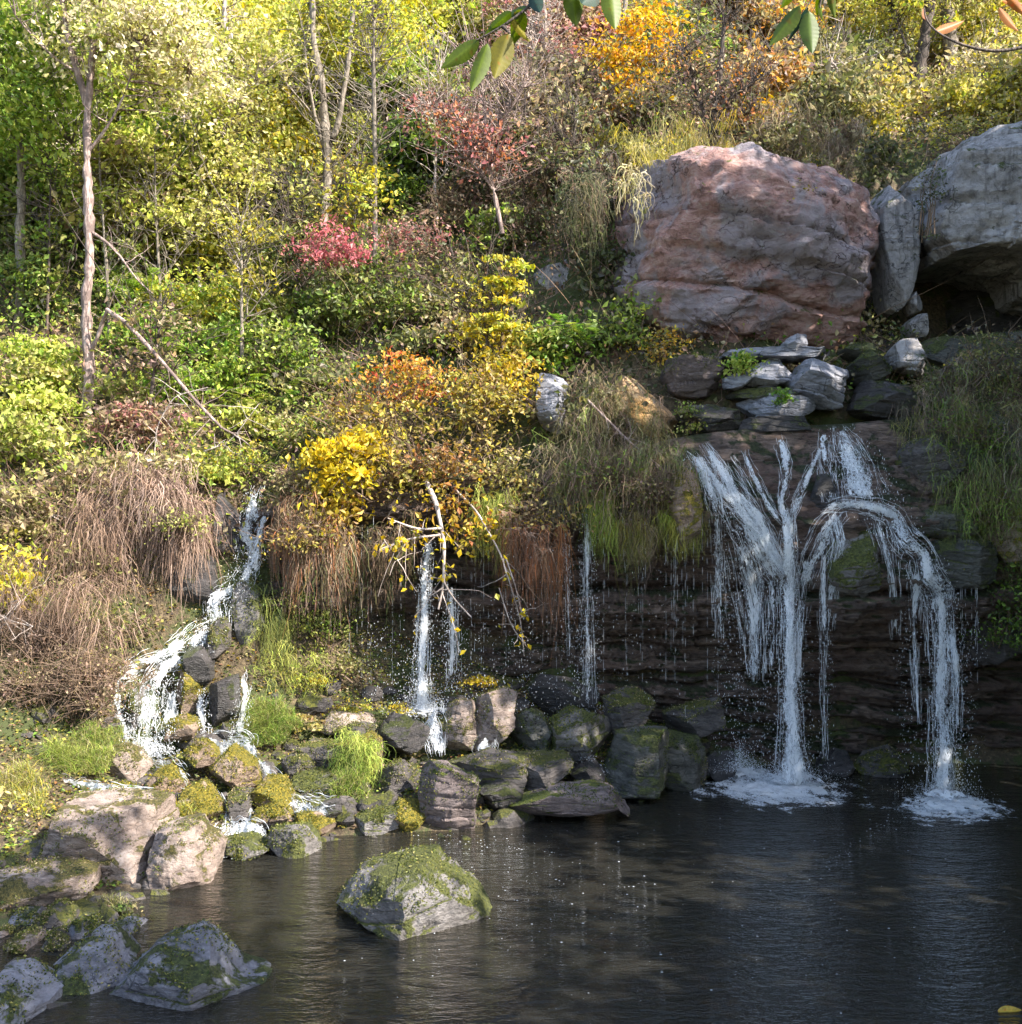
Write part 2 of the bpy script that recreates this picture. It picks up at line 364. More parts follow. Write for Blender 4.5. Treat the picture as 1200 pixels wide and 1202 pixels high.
def foot(u, v, y0=8.6, y1=60.):
    Y = np.arange(y0, y1, .05); P = W(u, v, Y); h = H(P[:, 0], P[:, 1])
    k = np.argmax(P[:, 2] < h)
    return np.array([P[k, 0], P[k, 1], h[k]])
def axis(segs):
    a = []
    for lo, hi, st in segs: a.append(np.arange(lo, hi, st))
    return np.concatenate(a+[[segs[-1][1]]])
xs = axis([(-70, -16, 3), (-16, -9.5, .4), (-9.5, 10, .1), (10, 18, .3), (18, 70, 3)])
ys = axis([(-30, 5, 1.5), (5, 8.4, .3), (8.4, 20, .1), (20, 34, .2), (34, 120, 2.)])
X, Yg = np.meshgrid(xs, ys, indexing='ij'); Z = H(X, Yg)
g = mesh_obj('ground', np.stack([X, Yg, Z], -1), grid_faces(len(xs), len(ys)), SOIL)
tag(g, None, None, kind='structure')
wx = axis([(-9, 11.5, .25)]); wy = axis([(4, 17.7, .25)])
Xw, Yw = np.meshgrid(wx, wy, indexing='ij')
wt = mesh_obj('pool_water', np.stack([Xw, Yw, 0*Xw], -1), grid_faces(len(wx), len(wy)), POOL); tag(wt, None, None, kind='structure')

# ------------------------------------------------------------------ cliff
vtop_u = [240, 300, 350, 450, 600, 700, 790, 850, 1000, 1200, 1330, 1500]
vtop_v = [610, 600, 585, 565, 560, 548, 518, 508, 500, 478, 470, 470]
cp = []
for v, row in {
  470: [(1200,17.1),(1330,17.3),(1000,17.4),(800,17.4)],
  500: [(800,16.9),(900,17.1),(1000,17.1),(1100,17.1),(1200,16.9),(1330,17)],
  560: [(240,18.),(300,17.4),(400,17.),(500,16.9),(600,16.8),(700,16.75),(800,16.3),(900,16.5),(1000,16.6),(1100,16.7),(1200,16.4),(1330,16.6)],
  620: [(240,17.9),(300,17.3),(400,17.),(500,17.1),(600,17.),(700,16.9),(800,16.4),(860,16.3),(925,16.2),(1000,15.98),(1100,16.3),(1200,16.4)],
  690: [(240,17.6),(300,17.),(400,17.4),(500,17.6),(600,17.5),(700,17.4),(800,17.3),(860,16.9),(925,16.45),(1000,15.9),(1090,16.05),(1180,16.5),(1330,16.8)],
  716: [(560,17.2),(640,17.),(740,16.85),(830,16.9)],
  740: [(240,17.4),(300,16.7),(400,17.4),(500,17.7),(600,17.5),(700,17.2),(800,17.3),(925,17.),(1000,16.6),(1100,16.6),(1180,17),(1330,17)],
  800: [(240,17.),(300,16.6),(400,17.3),(500,17.7),(600,17.6),(800,17.5),(1000,17.5),(1200,17.4)],
  900: [(240,17.),(300,16.8),(500,17.6),(800,17.3),(1000,17.35),(1200,17.3),(1330,17.2)],
  960: [(240,17),(500,17.4),(800,17.1),(1000,17.2),(1200,17.2)]}.items():
    for u, y in row: cp.append((u/100, v/100, y))
for v in (500, 620, 740, 900): cp.append((15, v/100, 16.8))
fC = rbf([q[:2] for q in cp], [q[2] for q in cp])
def cliffY(u, v): return fC(np.stack(np.broadcast_arrays(np.asarray(u, float)/100, np.asarray(v, float)/100), -1))
LED = np.random.default_rng(11).uniform(-1, 1, 400)
def strata(P):
    x, y, z = P[..., 0], P[..., 1], P[..., 2]
    wob = fbm(np.stack([x, y*0, z*0], -1), .5, 4, 3)*.18+fbm(P, 1.8, 2, 4)*.05
    d = 0
    for sc, am, so in ((2.1, .34, 0), (5.3, .17, 100), (13., .07, 200)):
        t = (z+wob)*sc+so*.37; k = np.floor(t).astype(int); fr = t-k
        blk = vnoise(np.stack([x*sc*.55, k*7.3, 0*x], -1), 40+so)      # each bed juts out differently along x
        blk2 = _hash(np.floor(x*sc*.6+k*3.1+.35*vnoise(np.stack([x*3, z*3, 0*x], -1), 8)), k, 0*k, so)
        off = LED[(k+so) % 400]*.6+blk*.5+blk2*.35
        off = off-np.clip((.22-fr)/.22, 0, 1)**2*.9
        d = d+am*off
    t = (z+wob*1.2)*1.35+.2; k = np.floor(t).astype(int); fr = t-k; lowz = np.clip((3.3-z)/.5, 0, 1)
    d = d+lowz*(.32*LED[(k*3+7) % 400]-.5*np.clip((.3-fr)/.3, 0, 1)**1.5+.2)
    return d+fbm(P, 5., 4, 6)*.05
us = np.arange(240, 1500, 2.2); ts = np.linspace(0, 1, 230)
U, T = np.meshgrid(us, ts, indexing='ij'); vt = np.interp(U, vtop_u, vtop_v); V_ = vt+T*(960-vt)
Yc = cliffY(U, V_); P = W(U, V_, Yc)
damp = np.clip(1.25-np.abs(U-960)/330, .0, 1)*np.clip((720-V_)/120, 0, 1)   # gentler relief under the falls
P[..., 1] += -strata(P)*(1-.65*damp)*(.35+.65*np.clip(T/.08, 0, 1))
cap = np.repeat(P[:, :1], 4, axis=1); cap[:, 0, 1] += 1.6; cap[:, 0, 2] -= .1; cap[:, 1, 1] += .9; cap[:, 1, 2] += .03; cap[:, 2, 1] += .35; cap[:, 2, 2] += .06; cap[:, 3, 1] += .1; cap[:, 3, 2] += .035
P = np.concatenate([cap, P], 1)
tag(mesh_obj('cliff', P, grid_faces(P.shape[0], P.shape[1]), CLIFFM), None, None, kind='structure')

# ------------------------------------------------------------------ plants
PAL = {
 'magenta': [(.60,.17,.20),(.68,.28,.30),(.48,.12,.15),(.4,.2,.16)],
 'mossy': [(.15,.17,.03),(.09,.12,.02),(.22,.22,.05),(.06,.08,.02)],
 'mossgold': [(.34,.28,.03),(.42,.34,.05),(.24,.22,.03),(.14,.14,.03)],
 'green': [(.14,.25,.03),(.22,.34,.05),(.32,.44,.08),(.08,.15,.02)],
 'lime': [(.38,.47,.07),(.48,.54,.10),(.26,.38,.05),(.56,.55,.14)],
 'brightgreen': [(.17,.34,.04),(.27,.42,.07),(.10,.24,.03),(.36,.42,.10)],
 'yellow': [(.62,.48,.05),(.70,.56,.08),(.50,.42,.05),(.36,.36,.06)],
 'gold': [(.66,.44,.02),(.75,.55,.03),(.56,.42,.03),(.30,.28,.03)],
 'yellowgreen': [(.52,.52,.09),(.64,.60,.16),(.38,.44,.07),(.68,.60,.22),(.26,.34,.05)],
 'tan': [(.42,.34,.17),(.54,.45,.28),(.32,.25,.12),(.36,.36,.12)],
 'blush': [(.72,.62,.46),(.76,.62,.54),(.6,.55,.3),(.52,.5,.2)],
 'pink': [(.46,.15,.17),(.55,.22,.22),(.36,.12,.14),(.30,.18,.12)],
 'mauve': [(.25,.16,.15),(.34,.22,.19),(.18,.13,.12),(.28,.22,.12),(.42,.25,.16)],
 'orange': [(.68,.32,.03),(.75,.42,.05),(.60,.24,.03),(.55,.42,.06)],
 'rust': [(.46,.16,.06),(.55,.22,.07),(.34,.13,.06)],
 'red': [(.55,.08,.05),(.60,.16,.08),(.42,.07,.05)],
 'dull': [(.13,.105,.105),(.10,.12,.05),(.14,.16,.07),(.20,.20,.10),(.07,.08,.04),(.17,.14,.10)],  # purplish tone put in to imitate shade among the leaves
 'dark': [(.06,.05,.055),(.045,.075,.02),(.07,.10,.03),(.10,.14,.035)],  # purplish black stands in for shadow between leaves
 'olive': [(.20,.22,.05),(.28,.28,.07),(.14,.17,.04),(.34,.30,.09)],
 'autumn': [(.52,.40,.05),(.45,.30,.06),(.40,.20,.08),(.28,.28,.06),(.55,.46,.10),(.22,.15,.08)],
 'straw': [(.34,.235,.185),(.46,.34,.28),(.23,.15,.115),(.15,.095,.075)],
 'brown': [(.20,.12,.08),(.28,.18,.12),(.14,.09,.06),(.36,.24,.16)],
}
def mixpal(names, n, rng):
    if isinstance(names, str): names = [names]
    P = np.concatenate([np.array(PAL[q]) for q in names]); c = P[rng.integers(0, len(P), n)]
    return np.clip(c*rng.uniform(.55, 1.35, (n, 1)), 0, .85)
def leaf_verts(C, size, rng, up=.6, asp=.62, droop=0.):
    n = len(C); N = rng.normal(size=(n, 3)); N[:, 2] += up*2.; N /= np.linalg.norm(N, axis=1, keepdims=True)
    D = rng.normal(size=(n, 3)); D[:, 2] -= droop*2; D -= (D*N).sum(1, keepdims=True)*N; D /= np.linalg.norm(D, axis=1, keepdims=True)+1e-9
    S = np.cross(N, D); s = np.asarray(size).reshape(-1, 1)*np.ones((n, 1))
    b = C-D*s*.5; t = C+D*s*.5-N*s*.12; m = C+D*s*.02
    l = m+S*s*asp*.5+N*s*.09; r = m-S*s*asp*.5+N*s*.09
    V = np.stack([b, r, t, l], 1).reshape(-1, 3); i = np.arange(n)[:, None]*4
    return V, np.concatenate([i+np.array([[0, 1, 2]]), i+np.array([[0, 2, 3]])])
MOSSY = {'mossy': (.9, ['olive', 'mossy', 'mossy']), 'gold': (1., ['mossgold', 'mossy']), 'bluegrey': (.45, ['mossy', 'dark', 'olive']), 'tan': (.35, ['mossy', 'olive', 'tan']), 'greygreen': (.6, ['mossy', 'dark']), 'base': (.4, ['mossy', 'mossy', 'tan']), 'pink': (.2, ['mossy'])}
# ------------------------------------------------------------------ rocks
_ico = {}
def ico(n):
    if n not in _ico:
        import bmesh
        bm = bmesh.new(); bmesh.ops.create_icosphere(bm, subdivisions=n, radius=1)
        v = np.array([q.co[:] for q in bm.verts]); f = np.array([[a.index for a in q.verts] for q in bm.faces]); bm.free(); _ico[n] = (v, f)
    return _ico[n]
def rock(name, label, cat, poly, Y, depth, mat, seed, sub=5, n=3., chops=14, chopk=.82, rough=.05, layer=.03, yc=None, group=None, skew=0., parent=None):
    """poly: silhouette [(u,v)..] or (u0,v0,u1,v1); Y: distance of the middle; depth: half thickness"""
    rng = np.random.default_rng(seed)
    if len(poly) == 4 and not hasattr(poly[0], '__len__'):
        u0, v0, u1, v1 = poly; cu, cv = (u0+u1)/2, (v0+v1)/2; k = 9
        a = np.sort((np.arange(k)+rng.uniform(-.36, .36, k))*2*pi/k)
        sc = 1/(np.abs(np.cos(a))**3.5+np.abs(np.sin(a))**3.5)**(1/3.5)*rng.uniform(.84, 1.1, k)
        poly = np.stack([cu+(u1-u0)/2*np.cos(a)*sc, cv+(v1-v0)/2*np.sin(a)*sc], -1)
    poly = np.array(poly, float); cu, cv = poly.mean(0)
    # real outline: on the sides facing away from the view axis the front rim shows, on the others the widest girth
    fu = Y-depth*.55*(np.sign(poly[:, 0]-600) == np.sign(poly[:, 0]-cu)); fv = Y-depth*.55*(np.sign(poly[:, 1]-601) == np.sign(poly[:, 1]-cv))
    px = (poly[:, 0]-600)/F*fu; pz = CZ-(poly[:, 1]-601)/F*fv
    cen = np.array([px.mean(), Y, pz.mean()]); px = px-cen[0]; pz = pz-cen[2]
    pts = np.stack([px, pz], -1)
    dirs, fc = ico(sub)
    ang = np.arctan2(dirs[:, 2], dirs[:, 0]); rr = np.zeros(len(ang)); ca, sa = np.cos(ang), np.sin(ang)
    for i in range(len(pts)):
        p, q = pts[i], pts[(i+1) % len(pts)]; e = q-p
        den = ca*e[1]-sa*e[0]
        with np.errstate(all='ignore'):
            t = (p[0]*e[1]-p[1]*e[0])/den; s = (p[0]*sa-p[1]*ca)/den
        ok = (t > 0) & (s >= -1e-6) & (s <= 1+1e-6) & np.isfinite(t)
        rr = np.where(ok, np.maximum(rr, t), rr)
    a = np.hypot(dirs[:, 0], dirs[:, 2]); dy = dirs[:, 1]
    sc = 1/(a**n+np.abs(dy)**n)**(1/n)
    size = (rr.mean()+depth)/2
    V = np.stack([a*sc*rr*ca, dy*sc*depth, a*sc*rr*sa], -1)
    V[:, 1] += V[:, 2]*skew
    lo0, hi0 = V.min(0), V.max(0)
    qb, _ = np.linalg.qr(rng.normal(size=(3, 3))*.5+np.eye(3)*1.1)      # one joint direction set per rock: broken blocks, not pebbles
    for c in range(chops):
        if c % 3 < 2: nrm = qb[:, rng.integers(3)]*rng.choice([-1, 1])+rng.normal(size=3)*.3
        else: nrm = rng.normal(size=3)
        if c < chops*.75 and nrm[1] > .2: nrm = -nrm
        nrm = nrm+np.array([0, 0, .15]); nrm /= np.linalg.norm(nrm)
        d = V@nrm; lim = d.max()*rng.uniform(chopk-.16, chopk+.08)
        ov = np.maximum(d-lim, 0); V = V-ov[:, None]*nrm*.985
    lo1, hi1 = V.min(0), V.max(0)
    V = (V-lo1)/(hi1-lo1)*(hi0-lo0)+lo0
    V = V*np.array([1.03, 1, 1.03])
    # normals approx
    Nn = V/(np.linalg.norm(V, axis=1, keepdims=True)+1e-9)
    PW = V+cen
    f0 = .9/size
    dsp = fbm(PW, f0, 5, seed)*rough*size*1.1+fbm(PW*np.array([1, 1, 1.8]), f0*2.3, 5, seed+5, gain=.6, ridge=True)*rough*size*.55
    zz = (PW[:, 2]+.2*PW[:, 0]*np.sin(seed)+fbm(PW, 1.5, 2, 3)*.06)*(3.2/ max(size, .25)); kk = np.floor(zz); fr = zz-kk
    lay = (_hash(kk, kk*0, kk*0, seed)*.7+_hash(np.floor(PW[:, 0]*1.7/size), kk, kk*0, seed)*.5-np.clip((.2-fr)/.2, 0, 1)*.9)*layer*size
    V = V+Nn*(dsp+lay)[:, None]
    # fine, crisp facets
    V = V+Nn*(np.abs(vnoise(PW*f0*5, seed+9))*rough*size*.35)[:, None]
    PW = V+cen
    if parent is not None:
        return mesh_obj(name, PW, fc, mat, parent)
    o = mesh_obj(name, V, fc, mat); o.location = tuple(cen)
    mk = [k for k in RM if RM[k] is mat][0]
    if mk in MOSSY:
        amt, pal = MOSSY[mk]; m = o.data; nv = np.empty(len(m.vertices)*3, np.float32); m.vertex_normals.foreach_get('vector', nv); nv = nv.reshape(-1, 3)
        msk = fbm(PW, 1.6/max(size, .3), 4, seed+2)+nv[:, 2]*.35+.1*(nv[:, 1] < .2)
        ids = np.where(msk > .42-amt*.3)[0]
        if len(ids) > 30:
            want = int(min(9000, 900+5200*size*size*amt)); ids = rng.choice(ids, want); q = V[ids]+rng.normal(size=(want, 3))*.012+nv[ids]*.006
            lv, lf = leaf_verts(q, rng.uniform(.012, .034, want), rng, .4)
            oo = mesh_obj('moss', lv, lf, LEAF, smooth=False, col=np.repeat(mixpal(pal, want, rng)*.8, 4, 0)); oo.parent = o; oo['kind'] = 'stuff'
    o.data.set_sharp_from_angle(angle=radians(38)) if hasattr(o.data, 'set_sharp_from_angle') else None
    return tag(o, label, cat, group)

# big ones on the rim
rock('boulder', 'huge reddish boulder with broken front sitting above the waterfall', 'boulder',
     [(716,260),(722,225),(760,196),(830,182),(900,178),(975,188),(1018,215),(1034,262),(1030,325),(1020,375),(990,408),(930,412),(860,412),(800,400),(760,375),(738,335),(722,300)],
     19.3, 1.6, RM['red'], 21, sub=7, n=2.8, chops=8, chopk=.86, rough=.14, layer=.06)
rock('boulder', 'huge pale grey boulder at the right edge roofing the dark cave', 'boulder',
     [(1068,300),(1072,240),(1082,185),(1105,160),(1160,150),(1260,152),(1360,170),(1400,260),(1390,360),(1300,372),(1220,352),(1185,338),(1150,318),(1105,316),(1080,320)],
     19.9, 2.3, RM['grey'], 33, sub=7, n=6, chops=5, chopk=.95, rough=.12, layer=.05)
rock('boulder', 'narrow upright grey slab wedged between the two huge boulders', 'boulder',
     [(1027,225),(1040,212),(1064,214),(1074,235),(1076,300),(1068,350),(1055,366),(1034,362),(1026,300)], 19.2, .5, RM['grey'], 35, sub=6, n=7, chops=6, chopk=.9, rough=.09)
rock('rock', 'small squared stones block stacked under the narrow upright slab', 'rock', (1060,342,1086,370), 19.1, .4, RM['grey'], 36, n=4)
rock('rock', 'small block propping the left edge of the cave mouth', 'rock', (1062,368,1088,400), 18.9, .4, RM['grey'], 37, n=4)
rock('boulder', 'rock mass at the back of the cave, near black to stand for its shade', 'boulder', (1072,290,1360,470), 20.9, .5, RM['wet'], 38, sub=5, n=4)  # near-black material put here to stand for the cave's shade
rock('boulder', 'dark ledge rock forming the floor of the cave', 'boulder', (1060,388,1330,470), 18.6, .9, RM['greygreen'], 39, sub=6, n=4, layer=.06)
rim = [
 ('pinkish squared block at the left end of the stones under the red boulder', [(782,418),(820,414),(848,422),(850,462),(820,468),(792,464),(780,445)], 17.9, .5, 'pink', 41),
 ('thin grey slab lying directly under the red boulder', (845,408,985,424), 18.0, .5, 'slab', 42),
 ('small blue grey stone tucked under the red boulder right of its middle', (915,390,950,422), 17.75, .3, 'slab', 43),
 ('pale wedge stone left of the biggest slab above the falls', [(880,428),(905,418),(932,424),(930,448),(905,458),(878,452)], 17.7, .4, 'slab', 44),
 ('small pale stone beside the bright green plant above the falls', [(850,440),(868,436),(882,446),(874,457),(852,456)], 17.6, .25, 'slab', 45),
 ('biggest pale grey slab above the head of the falls', [(925,446),(940,426),(985,420),(1002,438),(992,476),(970,479),(930,466)], 17.55, .5, 'slab', 46),
 ('flat grey slab lying lowest just above the falls', [(868,470),(900,462),(962,470),(950,486),(915,496),(880,492)], 17.5, .45, 'slab', 47),
 ('dark thin slab beneath the green plant above the falls', (850,456,945,472), 17.8, .5, 'greygreen', 48),
 ('dark broken block right of the pale slab above the falls', (998,408,1048,452), 17.9, .5, 'greygreen', 49),
 ('grey block left of the cave floor above a dark crack', (1040,396,1092,440), 17.9, .5, 'grey', 50),
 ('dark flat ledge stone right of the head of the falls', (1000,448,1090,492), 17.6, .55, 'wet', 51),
 ('small dark wedge stone under the right foot of the red boulder', (990,400,1028,425), 18.1, .4, 'greygreen', 52),
 ('orange lit slab leaning in the sun left of the pinkish block', [(716,455),(735,438),(752,440),(775,465),(800,485),(796,510),(772,512),(745,490),(722,474)], 17.5, .35, 'orange', 53),  # orange light on this slab is painted by its material
 ('upright grey slab standing among the shrubs left of the orange lit slab', [(632,445),(645,436),(665,452),(668,480),(660,505),(640,508),(630,480)], 17.5, .3, 'slab', 54),
 ('grey rock face showing through the shrubs left of the red boulder', [(622,320),(650,298),(690,310),(700,345),(690,380),(640,378),(620,355)], 20.3, .6, 'grey', 55),
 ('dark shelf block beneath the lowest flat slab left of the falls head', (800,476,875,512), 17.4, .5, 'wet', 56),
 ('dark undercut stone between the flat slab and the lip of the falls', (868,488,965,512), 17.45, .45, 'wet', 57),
]
for lb, pl, Y, dp, m, sd in rim: rock('rock', lb, 'rock', pl, Y, dp, RM[m], sd, sub=5 if Y > 17.8 else 6, n=6, rough=.06, layer=.07, chopk=.76)
falls_rocks = [
 ('mossy dark rock jutting out between the two arms of the right waterfall', [(972,690),(975,650),(995,622),(1020,622),(1040,650),(1045,690),(1020,702),(990,704)], 16.0, .45, 'mossy', 61),
 ('dark square ledge block right of the top of the waterfall', (1042,512,1130,588), 16.9, .5, 'base', 62),
 ('broad brown ledge rock right of the middle of the waterfall', (1050,575,1165,635), 16.6, .5, 'greygreen', 63),
 ('grey lipped ledge rock right of the bend of the waterfall', (1085,628,1185,690), 16.4, .45, 'greygreen', 64),
 ('dark rounded ledge low at the right edge of the falls', (1120,690,1230,780), 16.9, .5, 'base', 65),
 ('green brown bank rock under the grass at the right edge', (1100,465,1260,600), 17.2, .7, 'greygreen', 66),
 ('tan edged rock jutting from the right edge below the grass bank', (1165,570,1260,660), 16.3, .5, 'gold', 67),
 ('mossy gold rock hanging at the left lip of the waterfall', [(790,560),(812,548),(824,590),(820,640),(800,636),(786,600)], 16.2, .3, 'gold', 68),
 ('dark hump under the water between the left fan and right fall', (945,560,985,625), 16.45, .3, 'wet', 69),
]
for lb, pl, Y, dp, m, sd in falls_rocks: rock('rock', lb, 'rock', pl, Y, dp, RM[m], sd, sub=6, n=3.2, rough=.07, layer=.06)
base = [
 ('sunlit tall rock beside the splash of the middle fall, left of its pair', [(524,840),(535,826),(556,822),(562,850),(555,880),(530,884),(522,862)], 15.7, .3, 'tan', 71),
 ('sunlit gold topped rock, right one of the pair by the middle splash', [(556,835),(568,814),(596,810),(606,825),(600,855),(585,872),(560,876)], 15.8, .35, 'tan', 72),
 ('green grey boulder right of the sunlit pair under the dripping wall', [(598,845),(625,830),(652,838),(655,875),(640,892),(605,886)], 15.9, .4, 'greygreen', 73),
 ('mossy pale boulder under the thin drips at the wall foot', [(648,850),(668,832),(712,832),(724,865),(715,898),(670,903),(650,885)], 15.7, .45, 'mossy', 74),
 ('tilted dark brown slab leaning at the wall foot under the drips', [(708,835),(735,812),(765,808),(768,835),(745,870),(715,868)], 16.2, .35, 'base', 75),
 ('reddish brown block against the wall left of the main splash', [(782,845),(800,824),(840,818),(850,850),(845,872),(800,878),(785,866)], 16.6, .4, 'base', 76),
 ('mossy square rock below the reddish block left of the main splash', (760,862,830,935), 16.0, .35, 'greygreen', 77),
 ('large tilted pale slab running down to the pool left of the main splash', [(708,915),(725,872),(768,860),(790,875),(778,925),(750,940),(715,938)], 15.4, .4, 'greygreen', 78),
 ('dark flat topped rock left of the middle splash', [(440,856),(455,840),(485,838),(504,860),(495,880),(465,890),(445,878)], 15.3, .35, 'wet', 79),
 ('yellow mossed rock with trailing grass left of the dark flat rock', [(392,900),(400,872),(432,862),(450,880),(442,912),(415,920)], 14.9, .3, 'gold', 80),
 ('brown rock above the flat green rocks at the pool edge', (438,892,496,940), 14.6, .3, 'base', 81),
 ('large upright pinkish rock standing at the pool edge', [(493,905),(508,895),(535,898),(556,930),(563,960),(548,978),(510,984),(494,970),(492,935)], 14.1, .45, 'pink', 82),
 ('flat green tinged rock at the water left of the upright pinkish rock', (414,944,470,980), 13.9, .35, 'mossy', 83),
 ('mossy rounded rock touching the left foot of the upright pinkish rock', (455,940,500,978), 13.9, .3, 'gold', 84),
 ('dark angular slab behind the upright pinkish rock', [(520,900),(560,880),(612,890),(622,915),(590,930),(548,925)], 14.9, .4, 'base', 85),
 ('broad flat slab with water running over it, above the pool edge', [(578,905),(600,890),(660,886),(672,905),(650,925),(622,932),(600,925)], 15.0, .5, 'base', 86),
 ('small dark rock wedged beneath the broad flat slab', (560,915,618,955), 14.5, .35, 'wet', 87),
 ('long low pale slab lying along the pool edge in the middle', [(598,940),(620,928),(680,922),(740,935),(742,950),(700,960),(630,964),(600,956)], 14.4, .45, 'pink', 88),
 ('dark rock at the left of the water streak above the long pale slab', (668,892,715,930), 15.4, .35, 'wet', 89),
 ('dark rounded stone beside the main splash, against the wall', (828,880,868,915), 16.4, .25, 'wet', 90),
 ('small brown stone left of the rounded stone by the main splash', (800,880,832,925), 16.2, .25, 'base', 91),
 ('low brown slab at the wall foot between the two plunging falls', [(1005,905),(1015,885),(1050,878),(1072,890),(1070,914),(1030,920)], 16.8, .3, 'base', 92),
 ('dark rock at the wall foot just right of the main plunge', (965,880,1010,915), 16.9, .3, 'wet', 93),
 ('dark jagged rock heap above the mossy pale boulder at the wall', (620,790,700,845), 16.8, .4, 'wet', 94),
 ('mossy stone left of the yellow mossed rock in the rubble', (352,868,402,905), 15.2, .3, 'base', 95),
 ('brown stone in the rubble above the lower rill', (330,885,372,925), 14.9, .3, 'base', 96),
 ('green topped stone at the foot of the bright grass tuft', (340,905,400,938), 14.6, .3, 'mossy', 97),
 ('flat tan stone under the leaf litter near the middle splash', (370,838,440,862), 15.8, .35, 'tan', 98),
 ('dark stone between the litter and the flat rock left of the splash', (405,850,445,878), 15.4, .3, 'base', 99),
]
for lb, pl, Y, dp, m, sd in base: rock('rock', lb, 'rock', pl, Y, dp, RM[m], sd, sub=6, n=7, chopk=.70, chops=16, rough=.07, layer=.05)
casc = [
 ('big gold mossed rock with pale top in the middle of the lower cascade', [(240,905),(248,884),(275,878),(300,900),(306,918),(290,928),(262,926)], 14.4, .35, 'gold', 101),
 ('yellow green rock just above the big gold mossed rock', (215,870,258,900), 14.8, .3, 'gold', 102),
 ('rusty rock left of the falling rill in the lower cascade', (172,898,216,938), 14.2, .3, 'gold', 103),
 ('gold mossed rock in front of the falling rill', [(212,935),(225,918),(248,928),(262,960),(250,970),(222,966)], 13.6, .3, 'gold', 104),
 ('bright yellow rock beside the right rill above the round boulder', [(296,930),(305,912),(335,912),(348,945),(340,958),(312,950)], 14.0, .3, 'gold', 105),
 ('dark brown stone between the two lower rills', (262,930,300,966), 13.8, .25, 'base', 106),
 ('orange tinged stone behind the round boulder', (296,942,342,975), 13.6, .25, 'gold', 107),
 ('round mossy boulder at the mouth of the cascade', [(312,985),(325,968),(350,964),(372,985),(376,1010),(355,1022),(325,1022),(313,1005)], 13.0, .35, 'mossy', 108),
 ('low yellow mossed stone right of the round boulder', (345,956,392,980), 13.6, .25, 'gold', 109),
 ('flat wet stone crossing the foam left of the round boulder', (250,982,318,1008), 12.9, .3, 'mossy', 110),
 ('pale tilted slab under the left arm of the cascade', [(120,880),(135,874),(158,880),(175,905),(172,918),(150,918),(125,900)], 14.5, .35, 'tan', 111),
 ('low gold sided slab in front of the pale tilted slab', (112,922,172,948), 13.8, .35, 'gold', 112),
 ('green stone in the middle of the white upper cascade', (208,760,250,812), 15.7, .25, 'wet', 113),
 ('brown stone splitting the upper cascade', (238,728,272,775), 16.0, .25, 'base', 114),
 ('mossy rounded stone dividing the lower white curtain', (150,805,168,860), 15.3, .2, 'mossy', 115),
 ('bright mossed stone at the foot of the white curtain', (190,842,235,872), 15.2, .25, 'gold', 116),
 ('dark standing rock between the two small right curtains', (246,795,280,865), 15.6, .3, 'wet', 117),
 ('gold brown rock left of the small middle curtain', (205,780,238,845), 15.7, .3, 'gold', 118),
 ('dark rock overhung beside the top of the cascade', (252,575,288,650), 17.2, .35, 'wet', 119),
 ('wet green rock right of the middle of the cascade', (268,680,310,770), 16.6, .35, 'mossy', 120),
 ('dark hollow rock under the straw coloured mop of grass', (180,650,262,720), 16.7, .35, 'wet', 121),
 ('small wet stone in the foam of the lower right rill', (378,938,402,962), 13.8, .2, 'wet', 122),
]
for lb, pl, Y, dp, m, sd in casc: rock('rock', lb, 'rock', pl, Y, dp, RM[m], sd, sub=5, n=4, chopk=.77, rough=.07, layer=.03)
